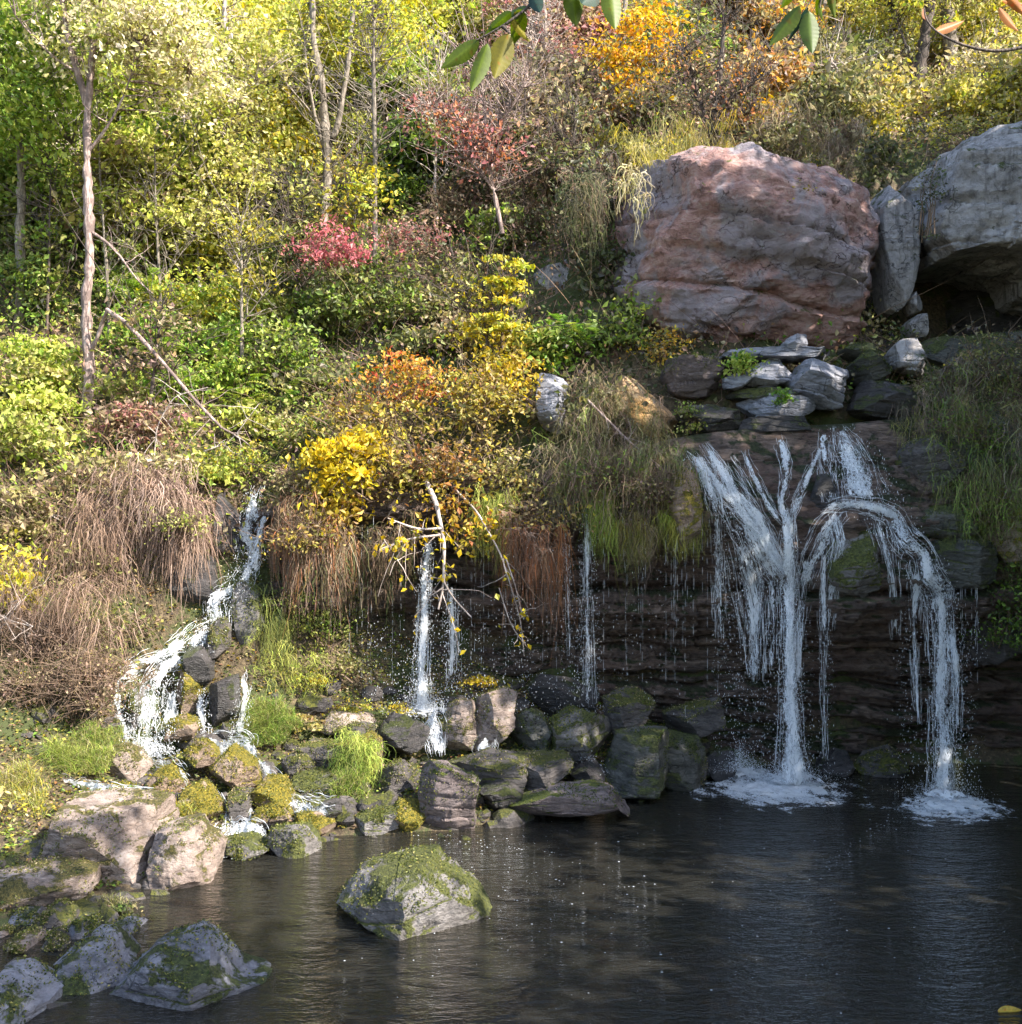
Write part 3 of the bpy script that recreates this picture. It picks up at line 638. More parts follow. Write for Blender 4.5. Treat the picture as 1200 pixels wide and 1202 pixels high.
left = [
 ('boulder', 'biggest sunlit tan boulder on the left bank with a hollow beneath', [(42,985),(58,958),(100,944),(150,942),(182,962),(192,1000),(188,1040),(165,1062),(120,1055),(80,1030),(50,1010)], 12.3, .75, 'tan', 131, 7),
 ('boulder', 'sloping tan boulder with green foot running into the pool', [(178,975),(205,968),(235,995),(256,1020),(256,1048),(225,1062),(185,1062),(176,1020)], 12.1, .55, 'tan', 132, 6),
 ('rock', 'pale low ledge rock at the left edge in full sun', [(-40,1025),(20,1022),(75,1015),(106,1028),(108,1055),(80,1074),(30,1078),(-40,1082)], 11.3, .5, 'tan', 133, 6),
 ('rock', 'grey stone with lit top at the left edge under the pale ledge', (-8,1066,46,1106), 10.8, .3, 'bluegrey', 134, 5),
 ('rock', 'dark rounded stone under the middle of the pale ledge', (40,1066,86,1102), 10.7, .25, 'base', 135, 5),
 ('rock', 'grey egg shaped stone right of the dark rounded stone', (78,1076,112,1106), 10.5, .22, 'bluegrey', 136, 5),
 ('rock', 'small brown grey stone in front of the egg shaped stone', (48,1095,84,1122), 10.2, .2, 'base', 137, 5),
 ('rock', 'flat tan stone lying at the left behind the foreground rocks', (2,1098,46,1120), 10.2, .25, 'tan', 138, 5),
 ('rock', 'smooth grey stone standing alone in shallow water', (120,1078,168,1108), 10.6, .3, 'bluegrey', 139, 5),
 ('boulder', 'blue grey boulder in the bottom left, behind the widest one', [(40,1140),(60,1118),(95,1104),(135,1108),(158,1135),(170,1170),(150,1208),(30,1212),(15,1165)], 9.6, .55, 'bluegrey', 140, 7),
 ('boulder', 'widest blue grey mossy boulder at the bottom left water edge', [(140,1140),(175,1110),(215,1096),(245,1108),(275,1140),(308,1168),(312,1196),(270,1210),(200,1214),(130,1218),(110,1180)], 9.35, .55, 'bluegrey', 141, 7),
 ('boulder', 'mossy rock cut off by the bottom left corner', [(-60,1150),(-10,1145),(35,1160),(55,1190),(60,1235),(-60,1240)], 8.9, .5, 'bluegrey', 142, 6),
 ('boulder', 'lone mossy boulder standing out of the pool', [(388,1090),(400,1050),(425,1026),(470,1012),(505,1003),(540,1025),(566,1050),(576,1075),(545,1098),(500,1112),(430,1116),(392,1108)], 11.0, .75, 'mossy', 143, 7),
 ('rock', 'tiny tan stone at the far left beside the flat tan stone', (-6,1090,12,1108), 10.4, .12, 'tan', 144, 4),
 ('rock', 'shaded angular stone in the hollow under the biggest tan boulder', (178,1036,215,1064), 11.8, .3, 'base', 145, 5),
]
for nm, lb, pl, Y, dp, m, sd, sb in left: rock(nm, lb, nm, pl, Y, dp, RM[m], sd, sub=sb, n=4., rough=.085, layer=.03, chops=15, chopk=.86 if sd in (140, 141) else .78)
# ------------------------------------------------------------------ falling water
def resample(pts, step):
    pts = np.array(pts, float); d = np.concatenate([[0], np.cumsum(np.linalg.norm(np.diff(pts[:, :3], axis=0), axis=1))])
    n = max(4, int(d[-1]/step)); s = np.linspace(0, d[-1], n)
    out = np.stack([np.interp(s, d, pts[:, k]) for k in range(pts.shape[1])], -1)
    for _ in range(6): out[1:-1] = .25*out[:-2]+.5*out[1:-1]+.25*out[2:]
    return out, s
def path3(pts, on=.07):
    """pts (u,v,width_px[,Y]) ; without Y the water lies on the cliff face"""
    r = []
    for q in pts:
        Y = q[3] if len(q) > 3 else float(cliffY(q[0], q[1]))-.13-on
        r.append([*W(q[0], q[1], Y), q[2]/F*Y])
    return r
def nm_end(n): return n == 'plunge'
def sheet(name, pts, mat, parent, seed, layers=3, wob=.04, spread=.02, bulge=.15, na=19):
    for k in range(layers):
        rng = np.random.default_rng(seed+k)
        C, s = resample(path3(pts, on=.05+spread*k*1.2), .025)
        t = np.linspace(-1, 1, na); n = len(C)
        T = np.gradient(C[:, :3], axis=0); T /= np.linalg.norm(T, axis=1, keepdims=True)+1e-9
        B = np.cross(T, np.array([0, 1., 0])); B /= np.linalg.norm(B, axis=1, keepdims=True)+1e-9
        w = C[:, 3]*(1+.12*k)
        P = C[:, None, :3]+B[:, None]*(t[None, :, None]*w[:, None, None]/2)
        P[..., 1] -= bulge*w[:, None]/2*(1-t[None]**2)
        q = P*np.array([1, 1, .45])
        P[..., 0] += wob*fbm(q+seed+k, 2.6, 3, seed+k); P[..., 1] += wob*1.3*fbm(q+seed, 5, 3, seed+9+k)
        uvx = np.broadcast_to(t[None]*w[:, None]/2, (n, na)); uvy = np.broadcast_to(s[:, None], (n, na))
        edge = (1-np.abs(t[None])**1.7)*np.clip(s[:, None]/.16, 0, 1)*np.clip((s[-1]-s[:, None])/.14+(.5 if nm_end(name) else 0), 0, 1)**.5*np.ones((n, na))
        mesh_obj(name, P, grid_faces(n, na), mat, parent, uv=np.stack([uvx, uvy], -1).reshape(-1, 2), attr={'edge': edge.ravel()})
_oc = (np.array([[1,0,0],[-1,0,0],[0,1,0],[0,-1,0],[0,0,1],[0,0,-1.]]), np.array([[0,2,4],[2,1,4],[1,3,4],[3,0,4],[2,0,5],[1,2,5],[3,1,5],[0,3,5]]))
def blobs(P, size, stretch, rng):
    n = len(P); V0, Fc = _oc
    sc = size[:, None]*np.stack([np.ones(n), np.ones(n), stretch], -1)
    V = P[:, None]+V0[None]*sc[:, None]*rng.uniform(.6, 1.3, (n, 6, 1))
    return V.reshape(-1, 3), (Fc[None]+np.arange(n)[:, None, None]*6).reshape(-1, 3)
def drops(pts, n, spread, rng, size=(.0015, .006), lo=0., st=(1, 4.)):
    C, s = resample(path3(pts), .03)
    t = rng.uniform(lo, 1, n)**.85; i = t*(len(C)-1); k = i.astype(int).clip(0, len(C)-2); f = (i-k)[:, None]
    P = C[k]*(1-f)+C[k+1]*f
    off = rng.standard_t(3, size=(n, 2)).clip(-4, 4)*.6*(spread*(.35+.9*t))[:, None]+rng.uniform(-.5, .5, (n, 2))*P[:, 3:4]
    X = P[:, :3].copy(); X[:, 0] += off[:, 0]; X[:, 1] -= np.abs(off[:, 1])*.8
    X[:, 2] = np.maximum(X[:, 2], .01)
    return blobs(X, rng.uniform(*size, n)**1., rng.uniform(*st, n), rng)
def wisps(pts, n, rng, wav=.012, r=(.0012, .0035), over=1.15, ln=(.12, .7)):
    """thin ropes of water running along a stream"""
    C, s = resample(path3(pts, on=.09), .03); K = 9; L = s[-1]
    T = np.gradient(C[:, :3], axis=0); T /= np.linalg.norm(T, axis=1, keepdims=True)+1e-9
    B = np.cross(T, np.array([0, 1., 0])); B /= np.linalg.norm(B, axis=1, keepdims=True)+1e-9
    l = rng.uniform(*ln, n)*min(1, L); a = rng.uniform(-.05, 1, n)*(L-l*.5); q = np.clip(a[:, None]+l[:, None]*np.linspace(0, 1, K)[None], 0, L)
    i = q/L*(len(C)-1); k = i.astype(int).clip(0, len(C)-2); f = (i-k)[..., None]
    D = C[k]*(1-f)+C[k+1]*f; Bq = B[k]; t = rng.uniform(-1, 1, (n, 1))*over
    ph = np.stack([q*7, t*9+q*0, q*0+rng.uniform(0, 50, (n, 1))], -1)
    off = t*D[..., 3]/2+vnoise(ph, 5)*wav*2
    P = D[..., :3]+Bq*off[..., None]; P[..., 1] += vnoise(ph+9, 6)*wav*2; P[..., 2] = np.maximum(P[..., 2], .01)
    return tubes(P, rng.uniform(*r, (n, 1))*np.array([.15, .6, 1, .7, 1.1, .6, 1, .6, .15])[None]*rng.uniform(.5, 1.3, (n, K)), 4)
def strings(P0, L, rng, r=.004):
    """broken vertical water strings"""
    out = []
    for p, l in zip(P0, L):
        z = 0
        while z < l:
            ln = rng.uniform(.03, .22); K = 4
            q = np.stack([np.full(K, p[0])+rng.normal(0, .004), np.full(K, p[1]), p[2]-z-np.linspace(0, ln, K)], -1)
            q[:, 2] = np.maximum(q[:, 2], .01)
            out.append((q, rng.uniform(.5, 1.2)*r)); z += ln+rng.uniform(.02, .16)
    P = np.array([o[0] for o in out]); rr = np.array([o[1] for o in out])[:, None]*np.array([.4, 1, 1, .4])
    V, Fc = tubes(P, rr); return V, Fc
def foam_patch(name, cu, cv, ru, rv, parent, seed, z0=.012, hgt=.05, mat=None):
    Y = CZ*F/(cv-601.); c = W(cu, cv, Y); rx = ru/F*Y; ry = rv/F*Y*Y/CZ
    na, nr = 120, 40
    a = np.linspace(0, 2*pi, na); r = np.linspace(0, 1, nr)
    A, Rr = np.meshgrid(a, r, indexing='ij')
    wob = 1+.25*vnoise(np.stack([np.cos(A)*1.5+seed, np.sin(A)*1.5, 0*A], -1), seed)
    X = c[0]+np.cos(A)*Rr*rx*wob; Yy = c[1]+np.sin(A)*Rr*ry*wob
    P3 = np.stack([X, Yy, 0*X], -1)
    Z = z0+np.maximum(0, (1-Rr)**.7)*(hgt+hgt*.9*fbm(P3, 9, 3, seed))
    edge = np.clip(1.35-Rr*1.2, 0, 1.1)*(1+.12*np.sin(Rr*34+3*vnoise(P3*3, seed)))
    return mesh_obj(name, np.stack([X, Yy, Z], -1), grid_faces(na, nr), mat or FOAM, parent, uv=np.stack([X, Yy*.6], -1).reshape(-1, 2), attr={'edge': edge.ravel()})
def splash(cu, cv, Y, n, rng, rx=.5, hz=.5, size=(.002, .008)):
    c = W(cu, cv, Y); P = np.tile(c, (n, 1)); r = np.abs(rng.normal(size=n)); a = rng.uniform(0, 2*pi, n)
    P[:, 0] += np.cos(a)*r*rx*.6; P[:, 1] += np.sin(a)*r*rx*.45; P[:, 2] = c[2]+np.abs(rng.normal(size=n))*hz*.4*np.exp(-r*.7)
    return blobs(P, rng.uniform(*size, n), rng.uniform(.8, 1.8, n), rng)
def fall(label, loc, streams, dr, extra=(), group=None):
    t = thing('waterfall', label, 'waterfall', loc, group)
    for i, (nm, pts, mat, kw) in enumerate(streams): sheet(nm, pts, mat, t, 500+i*13+int(loc[0]*10), **kw)
    rng = np.random.default_rng(int(abs(loc[0])*100)+3)
    parts = [drops(p, n, sp, rng, **k) for p, n, sp, k in dr]+[e(rng) for e in extra]
    for nm, pts, mat, kw in streams:
        ww = np.mean([q[2] for q in pts]); LL = abs(pts[-1][1]-pts[0][1])+abs(pts[-1][0]-pts[0][0])
        parts.append(wisps(pts, int(ww*LL/(60. if nm == 'veil' else 48.)), rng, wav=.008 if nm != 'stream' else .016))
    V, Fc, _ = merge(parts); d = mesh_obj('droplets', V, Fc, DROP, t, smooth=True); d['kind'] = 'stuff'
    return t

plA = [(925,596,14),(925,640,20),(925,690,24),(925,735,24,16.05),(926,800,27,15.97),(927,860,32,15.93),(929,918,46,15.9)]
A = fall('tall left arm of the main waterfall, a wide fan gathering into one plunge', W(929,925,15.9), [
  ('stream', [(808,528,10),(822,548,16),(836,580,20),(842,606,16)], CASC, dict(layers=2)),
  ('stream', [(813,530,14),(848,576,22),(884,616,24),(906,650,20),(922,674,16)], CASC, dict(layers=2)),
  ('stream', [(826,520,10),(852,562,18),(884,602,20),(903,640,18),(919,664,14)], CASC, dict(layers=2)),
  ('stream', [(845,540,30),(866,590,44),(890,640,44),(912,680,30)], RILL, dict(layers=1, na=27)),
  ('stream', [(873,528,5),(884,560,11),(902,596,13),(918,616,10)], CASC, dict(layers=2)),
  ('stream', [(913,508,10),(919,530,16),(923,558,14),(916,588,10),(925,622,14)], CASC, dict(layers=2)),
  ('stream', [(964,520,7),(955,546,12),(940,575,13),(928,606,14)], CASC, dict(layers=2)),
  ('plunge', plA, FALL, dict(layers=3, wob=.05, spread=.03, bulge=.5)),
  ('veil', [(840,600,18),(842,650,20,16.5),(844,700,18,16.5),(845,750,14,16.45)], FALLTHIN, dict(layers=1)),
  ('veil', [(870,630,44),(882,690,44,16.5),(884,740,30,16.4),(886,800,22,16.35)], FALLTHIN, dict(layers=2)),
  ('veil', [(903,670,24),(904,720,20,16.2),(906,790,16,16.1)], FALLTHIN, dict(layers=1)),
  ('veil', [(944,650,20),(942,690,22,16.2),(938,740,16,16.1),(937,800,12,16.)], FALLTHIN, dict(layers=1))],
  [(plA, 2600, .055, {}), ([(870,640,60),(880,760,60,16.3),(884,915,50,16.2)], 1500, .1, {}), ([(845,600,20),(845,740,20,16.4),(846,900,20,16.4)], 350, .04, {}),
   ([(812,530,40),(868,610,50),(915,690,40)], 900, .03, {}), ([(940,700,20),(938,900,30,16.1)], 300, .08, {})],
  [lambda r: splash(929,916,15.9,3200,r,.6,.5,(.0015,.005)), lambda r: splash(868,903,16.2,2200,r,.4,.55,(.0015,.005))])
foam_patch('foam', 912, 927, 112, 22, A, 5, hgt=.05); foam_patch('foam', 905, 932, 165, 34, A, 15, hgt=.008, mat=FROTH); foam_patch('foam', 930, 922, 50, 10, A, 6, z0=.05, hgt=.12); foam_patch('foam', 865, 912, 60, 12, A, 9, z0=.02, hgt=.08)
plB = [(1096,690,32),(1102,715,34,15.92),(1104,770,34,15.85),(1104,830,27,15.72),(1105,880,30,15.65),(1106,940,36,15.6)]
B = fall('broad right arm of the main waterfall bending around the mossy rock', W(1106,940,15.6), [
  ('stream', [(984,499,12),(991,518,34),(1002,550,52),(1010,588,64)], CASC, dict(layers=2)),
  ('stream', [(964,502,10),(966,530,16),(970,560,18),(975,590,18)], RILL, dict(layers=1)),
  ('stream', [(962,598,10),(995,591,20),(1028,596,22),(1050,606,26),(1060,634,34),(1080,650,32),(1086,676,38),(1100,692,34),(1102,716,34)], CASC, dict(layers=2, wob=.09)),
  ('plunge', plB, FALL, dict(layers=2, wob=.06, spread=.03, bulge=.4)),
  ('veil', [(990,600,28),(970,622,34),(955,655,34),(944,690,26)], CASC, dict(layers=1)),
  ('veil', [(1030,602,30),(1040,640,26),(1048,690,16),(1050,750,12,16.1)], FALLTHIN, dict(layers=1)),
  ('veil', [(1074,664,18),(1072,710,16,15.95),(1074,780,12,15.85),(1078,850,8,15.8)], FALLTHIN, dict(layers=1)),
  ('veil', [(978,600,30),(985,640,26),(975,690,20),(972,740,14,16.)], FALLTHIN, dict(layers=1)),
  ('veil', [(968,640,10),(966,700,12,15.95),(967,790,10,15.95),(968,890,8,15.95)], FALLTHIN, dict(layers=1)),
  ('veil', [(1118,735,14,15.8),(1123,800,14,15.75),(1124,860,10,15.7)], FALLTHIN, dict(layers=2))],
  [(plB, 2200, .06, {}), ([(1118,740,30,15.85),(1124,925,40,15.7)], 700, .09, {}), ([(967,690,14,15.95),(968,905,20,15.95)], 260, .03, {}),
   ([(984,499,30),(1000,540,70),(1030,600,70),(1080,670,60),(1100,715,50)], 1200, .03, {}), ([(1065,700,30,15.9),(1066,800,30,15.9),(1066,920,30,15.9)], 350, .08, {}),
   ([(1135,700,30,16.3),(1138,780,30,16.3)], 140, .05, {})],
  [lambda r: splash(1106,933,15.6,2600,r,.5,.42,(.0015,.005))])
foam_patch('foam', 1112, 947, 84, 18, B, 7, hgt=.05); foam_patch('foam', 1112, 952, 130, 30, B, 17, hgt=.008, mat=FROTH); foam_patch('foam', 1104, 940, 34, 9, B, 8, z0=.04, hgt=.1)
plC = [(506,632,10),(500,680,14,16.6),(497,740,15,16.5),(495,790,20,16.4),(495,836,30,16.3)]
C_ = fall('thin middle waterfall dropping behind the hanging dead branches onto rocks', W(496,840,16.2), [
  ('plunge', plC, FALL, dict(layers=3, wob=.04, spread=.03, bulge=.5)),
  ('veil', [(530,680,12,16.6),(532,740,14,16.5),(530,800,14,16.4)], FALLTHIN, dict(layers=2)),
  ('stream', [(500,838,60,16.0),(508,852,40,15.6),(512,868,26,15.4),(514,888,18,15.2)], CASC, dict(layers=2, wob=.05)),
  ('stream', [(578,868,30,15.7),(566,876,34,15.4),(575,890,30,15.1)], RILL, dict(layers=2))],
  [(plC, 1600, .08, {}), ([(530,690,16,16.6),(531,810,20,16.3)], 600, .07, {}), ([(560,700,120,16.6),(560,840,140,16.4)], 1100, .2, {}), ([(450,720,50,16.6),(455,830,60,16.4)], 300, .12, {})],
  [lambda r: splash(497,838,16.1,1800,r,.5,.75), lambda r: splash(560,850,16.,400,r,.3,.4)])
def foam3(name, cu, cv, ru, rv, Y, parent, seed):
    o = foam_patch(name, cu, CZ*F/Y+601, ru, rv, parent, seed, hgt=.08); o.location.z += float(W(cu, cv, Y)[2]); return o
foam3('foam', 497, 838, 50, 9, 16.1, C_, 12)
D_ = fall('sparse strings of drips falling from the brow midway between the middle and main falls', W(690,850,16.6), [
  ('veil', [(688,592,10,16.55),(690,680,12,16.55),(690,760,16,16.5),(691,830,18,16.45)], FALLTHIN, dict(layers=1)),
  ('veil', [(662,600,6,16.6),(666,690,8,16.55),(668,770,8,16.5)], FALLTHIN, dict(layers=1))],
  [([(690,600,18,16.6),(691,840,34,16.45)], 900, .05, {}), ([(665,600,12,16.6),(668,840,24,16.5)], 260, .05, {}), ([(640,640,90,16.7),(640,850,90,16.5)], 420, .15, {}), ([(760,640,90,16.6),(760,850,90,16.4)], 260, .15, {})],
  [lambda r: splash(692,905,15.4,300,r,.3,.4)])
E = thing('waterfall', 'stepped cascade tumbling down the left bank between straw mop and mossy wall', 'waterfall', W(280,900,14.6))
CSP = []
def cs(nm, pts, mat=TUMBLE, layers=2, wob=.1, bulge=.15, seed=0):
    layers = 2; pts = [(q[0], q[1], q[2]*.85, *q[3:]) for q in pts]; CSP.append(pts); sheet(nm, pts, mat, E, 900+seed, layers=layers, wob=wob, spread=.03, bulge=bulge)
cs('stream', [(303,570,22,17.5),(298,596,26,17.25),(288,625,30,17.),(297,655,40,16.8),(282,685,40,16.6),(255,700,40,16.45),(258,730,36,16.3),(236,748,56,16.1),(222,765,56,15.95)], layers=3, seed=1)
cs('stream', [(312,598,10,17.1),(304,640,16,16.8),(292,676,16,16.55)], RILL, seed=2)
cs('arm', [(224,748,40,16.05),(196,768,40,15.8),(160,782,34,15.55),(140,800,22,15.4),(142,835,22,15.25),(152,865,26,15.1),(180,888,40,14.9)], layers=3, seed=3)
cs('arm', [(222,768,40,15.9),(196,780,36,15.65),(180,800,38,15.45),(176,840,44,15.25),(180,886,60,14.95)], layers=3, seed=4)
cs('arm', [(205,800,20,15.5),(204,840,20,15.3),(208,870,18,15.15)], RILL, seed=5)
cs('curtain', [(238,806,12,15.6),(238,840,14,15.45),(240,868,20,15.3)], FALL, seed=6)
cs('curtain', [(286,786,8,15.9),(290,812,16,15.7),(286,838,20,15.55),(278,868,24,15.3)], FALL, seed=7)
cs('rill', [(150,884,60,14.95),(190,890,40,14.7),(208,902,30,14.4),(222,918,26,14.2)], seed=8)
cs('rill', [(240,878,60,15.1),(286,874,50,15.),(300,892,30,14.75),(318,912,26,14.4),(334,930,30,14.1),(352,946,44,13.85),(392,958,60,13.65)], layers=3, seed=9)
cs('rill', [(250,930,24,14.0),(262,945,16,13.8),(268,965,18,13.55),(282,976,50,13.3),(262,990,50,13.05),(255,1005,60,12.85)], layers=3, seed=10)
cs('rill', [(292,938,10,13.9),(292,958,12,13.6),(296,972,40,13.35)], RILL, seed=11)
cs('rill', [(262,974,40,13.35),(300,978,60,13.25),(320,990,30,13.05)], RILL, seed=12)
cs('rill', [(58,900,14,13.9),(80,918,18,13.6),(130,925,22,13.4),(180,932,26,13.4)], RILL, seed=13)
rng = np.random.default_rng(4)
V, Fc, _ = merge([wisps(a_, int(np.mean([q[2] for q in a_])*(abs(a_[-1][1]-a_[0][1])+abs(a_[-1][0]-a_[0][0]))/60), rng, .025, (.0015, .004), 1., (.08, .35)) for a_ in CSP]+[drops([(300,575,22,17.3),(297,655,40,16.7),(258,720,36,16.2),(225,765,56,15.8)], 900, .05, rng), drops([(190,790,60,15.4),(175,880,70,14.9)], 1100, .06, rng),
                  drops([(240,806,14,15.5),(240,870,20,15.2)], 250, .03, rng), drops([(290,800,16,15.6),(280,868,26,15.2)], 250, .03, rng), splash(180,885,14.9,500,rng,.4,.3), splash(265,975,13.3,200,rng,.3,.12), splash(345,945,13.8,150,rng,.25,.1)])
mesh_obj('droplets', V, Fc, DROP, E)['kind'] = 'stuff'
foam_patch('foam', 262, 1004, 46, 13, E, 21, hgt=.02, mat=RILL)
# loose flecks on the pool: froth, and glints of light modelled as flecks
rng = np.random.default_rng(77); n = 420
u = np.concatenate([rng.normal(650, 75, n), rng.uniform(380, 1190, n//2), 920+rng.normal(0, 40, n//3), np.linspace(965, 1060, 200)+rng.normal(0, 8, 200), rng.normal(560, 40, 250)])
v = np.concatenate([rng.normal(1045, 45, n), rng.uniform(950, 1190, n//2), rng.uniform(950, 1150, n//3), np.linspace(1020, 955, 200)+rng.normal(0, 5, 200), rng.normal(990, 8, 250)])
k = (v > 955) & (v < 1195); u, v = u[k], v[k]
Yf = CZ*F/(v-601); P = W(u, v, Yf); P[:, 2] = .006
sz = rng.uniform(.003, .008, len(u))*(rng.uniform(0, 1, len(u))**4+.22)
V0, Fo = _oc; V = P[:, None]+V0[None]*np.stack([sz*1.8, sz*1.5, sz*.5], -1)[:, None]
tag(mesh_obj('froth_and_glint_flecks', V.reshape(-1, 3), (Fo[None]+np.arange(len(u))[:, None, None]*6).reshape(-1, 3), DROP), 'white flecks of froth and modelled glints of light on the dark pool', 'froth', kind='stuff')
# thin drips from the brow of the cliff
rng = np.random.default_rng(8)
u = np.concatenate([rng.normal(m_, 22, 15) for m_ in (440, 560, 655, 735, 800)]); n = len(u); P0 = W(u, rng.uniform(590, 650, n), cliffY(u, 615)-.3+rng.uniform(-.15, .25, n)); V1, F1 = strings(P0, rng.uniform(.2, 2.6, n), rng, .0024)
u = rng.uniform(1110, 1150, 12); P1 = W(u, 690+0*u, cliffY(u, 690)-.3); V2, F2 = strings(P1, rng.uniform(.6, 1.3, 12), rng, .0035)
V, Fc, _ = merge([(V1, F1), (V2, F2)])
tag(mesh_obj('drip_strings', V, Fc, DROP), 'fine strings of dripping water along the undercut brow', 'drips', kind='stuff')

def cloud(ells, ncl, nl, size, pal, rng, cr=.22, up=.6, flat=.4, shell=.45, droop=0., colour_noise=True, asp=.62):
    """leaf clumps in a set of ellipsoids (x,y,z,rx,ry,rz)"""
    ncl = max(3, int(ncl*.6)); nl = nl*1.7; up = up*.5; cr = cr*1.15; flat = flat*.8
    E = np.array(ells, float); w = (E[:, 3]*E[:, 4]*E[:, 5])**(2/3); w /= w.sum()
    k = rng.choice(len(E), ncl, p=w); d = rng.normal(size=(ncl, 3)); d /= np.linalg.norm(d, axis=1, keepdims=True)
    rad = rng.uniform(0, 1, ncl)**shell
    rad *= 1+.6*vnoise(d*3.1+E[k, :3], 3)     # uneven outline
    CC = E[k, :3]+d*E[k, 3:6]*rad[:, None]
    nn = np.maximum(2, (nl*rng.uniform(.4, 1.6, ncl)).astype(int)); idx = np.repeat(np.arange(ncl), nn)
    o = rng.normal(size=(len(idx), 3))*cr*rng.uniform(.6, 1.3, ncl)[idx, None]; o[:, 2] *= flat
    out = d[idx, :2]*E[k[idx], 3:4]; o[:, 2] -= .35*np.maximum(0, (o[:, :2]*d[idx, :2]).sum(1))*1.
    P = CC[idx]+o
    s = size*rng.uniform(.4, 1.5, len(idx))*rng.uniform(.75, 1.25, ncl)[idx]
    V, Fc = leaf_verts(P, s, rng, up, asp=asp, droop=droop)
    c = mixpal(pal, len(idx), rng)
    cl = mixpal(pal, ncl, rng)[idx]                       # neighbours on one twig share a colour
    c = .5*c+.5*cl*rng.uniform(.6, 1.25, (ncl, 1))[idx]
    return V, Fc, np.repeat(c, 4, 0), CC
def curve(A, B, K, rng, wig=.06, sag=0.):
    n = len(A); t = np.linspace(0, 1, K)[None, :, None]; P = A[:, None]*(1-t)+B[:, None]*t
    L = np.linalg.norm(B-A, axis=1)[:, None, None]
    w = rng.normal(size=(n, K, 3))*wig*L; w[:, 0] = 0; w = np.cumsum(w, 1)/K**.5; P = P+w*t*.8
    P[..., 2] += (sag*L*4*t*(1-t))[..., 0]
    return P
def twigs_to(CC, base_pts, r0, r1, rng, K=5, sag=.05, wig=.12):
    """each clump is joined to the nearest point of the limbs below it"""
    D = np.linalg.norm(CC[:, None]-base_pts[None], axis=2)+np.maximum(0, base_pts[None, :, 2]-CC[:, None, 2])*1.5
    A = base_pts[D.argmin(1)]
    return tubes(curve(A, CC, K, rng, wig, sag), np.linspace(r0, r1, K)[None])
def limb(pts, r0, r1, k=8, rough=.12, step=.12, seed=0):
    pts = np.array(pts, float); C, s = resample(pts, step); n = len(C)
    if n > 8: C = C+np.stack([vnoise(np.stack([s*1.1, s*0+seed, s*0], -1), 3)*r0*.35, s*0, s*0], -1)*np.minimum(s, 1)[:, None]
    r = np.linspace(r0, r1, n); V, Fc = tubes(C[None], r[None], k)
    cen = np.repeat(C, k, 0); rad = V-cen
    V = cen+rad*(1+rough*fbm(V, 6, 3, seed)[:, None]*2)
    return V, Fc, C
def tree(label, base, trunk, r0, r1, ells, ncl, nl, size, pal, bark=None, seed=0, limbs=(), cr=.25, twig=True, group=None, up=.6, name='tree', shell=.45, bare=0, cat=None, droop=0.):
    """base (x,y,z); trunk: list of world points; limbs: list of (points, r0, r1)"""
    rng = np.random.default_rng(seed); t = thing(name, label, cat or name.replace('_', ' '), base, group)
    V, Fc, C = limb(trunk, r0, r1, 10, rough=.3, seed=seed); parts = [(V, Fc)]; pts = [C]
    for i, (lp, a, b_) in enumerate(limbs):
        v_, f_, c_ = limb(lp, a, b_, 7, seed=seed+i); parts.append((v_, f_)); pts.append(c_)
    BP = np.concatenate(pts)
    if bare:   # fine leafless twigs
        k = rng.integers(len(BP)//3, len(BP), bare); A = BP[k]; d = rng.normal(size=(bare, 3)); d[:, 2] = np.abs(d[:, 2])*1.1+.2; d[:, 1] *= .6
        Bp = A+d*rng.uniform(.25, .8, (bare, 1)); Q = curve(A, Bp, 6, rng, .12, -.03); parts.append(tubes(Q, np.linspace(.012, .003, 6)[None]))
        m = bare*3; j = rng.integers(0, bare, m); A2 = Q[j, rng.integers(2, 5, m)]; d = rng.normal(size=(m, 3)); d[:, 2] += .5
        parts.append(tubes(curve(A2, A2+d*rng.uniform(.1, .35, (m, 1)), 4, rng, .12), np.linspace(.006, .002, 4)[None]))
    if ncl:
        ncl = int(ncl*1.5); size = size*1.12
        V, Fc, col, CC = cloud(ells, ncl, nl, size, pal, rng, cr, up, shell=shell, droop=droop)
        if twig:
            sub = CC[::2]; parts.append(twigs_to(sub, BP, .016, .004, rng))
        crown = mesh_obj('crown', V, Fc, LEAF, t, smooth=False, col=col)
    V, Fc, _ = merge(parts); mesh_obj('trunk', V, Fc, bark or BARK, t)
    return t
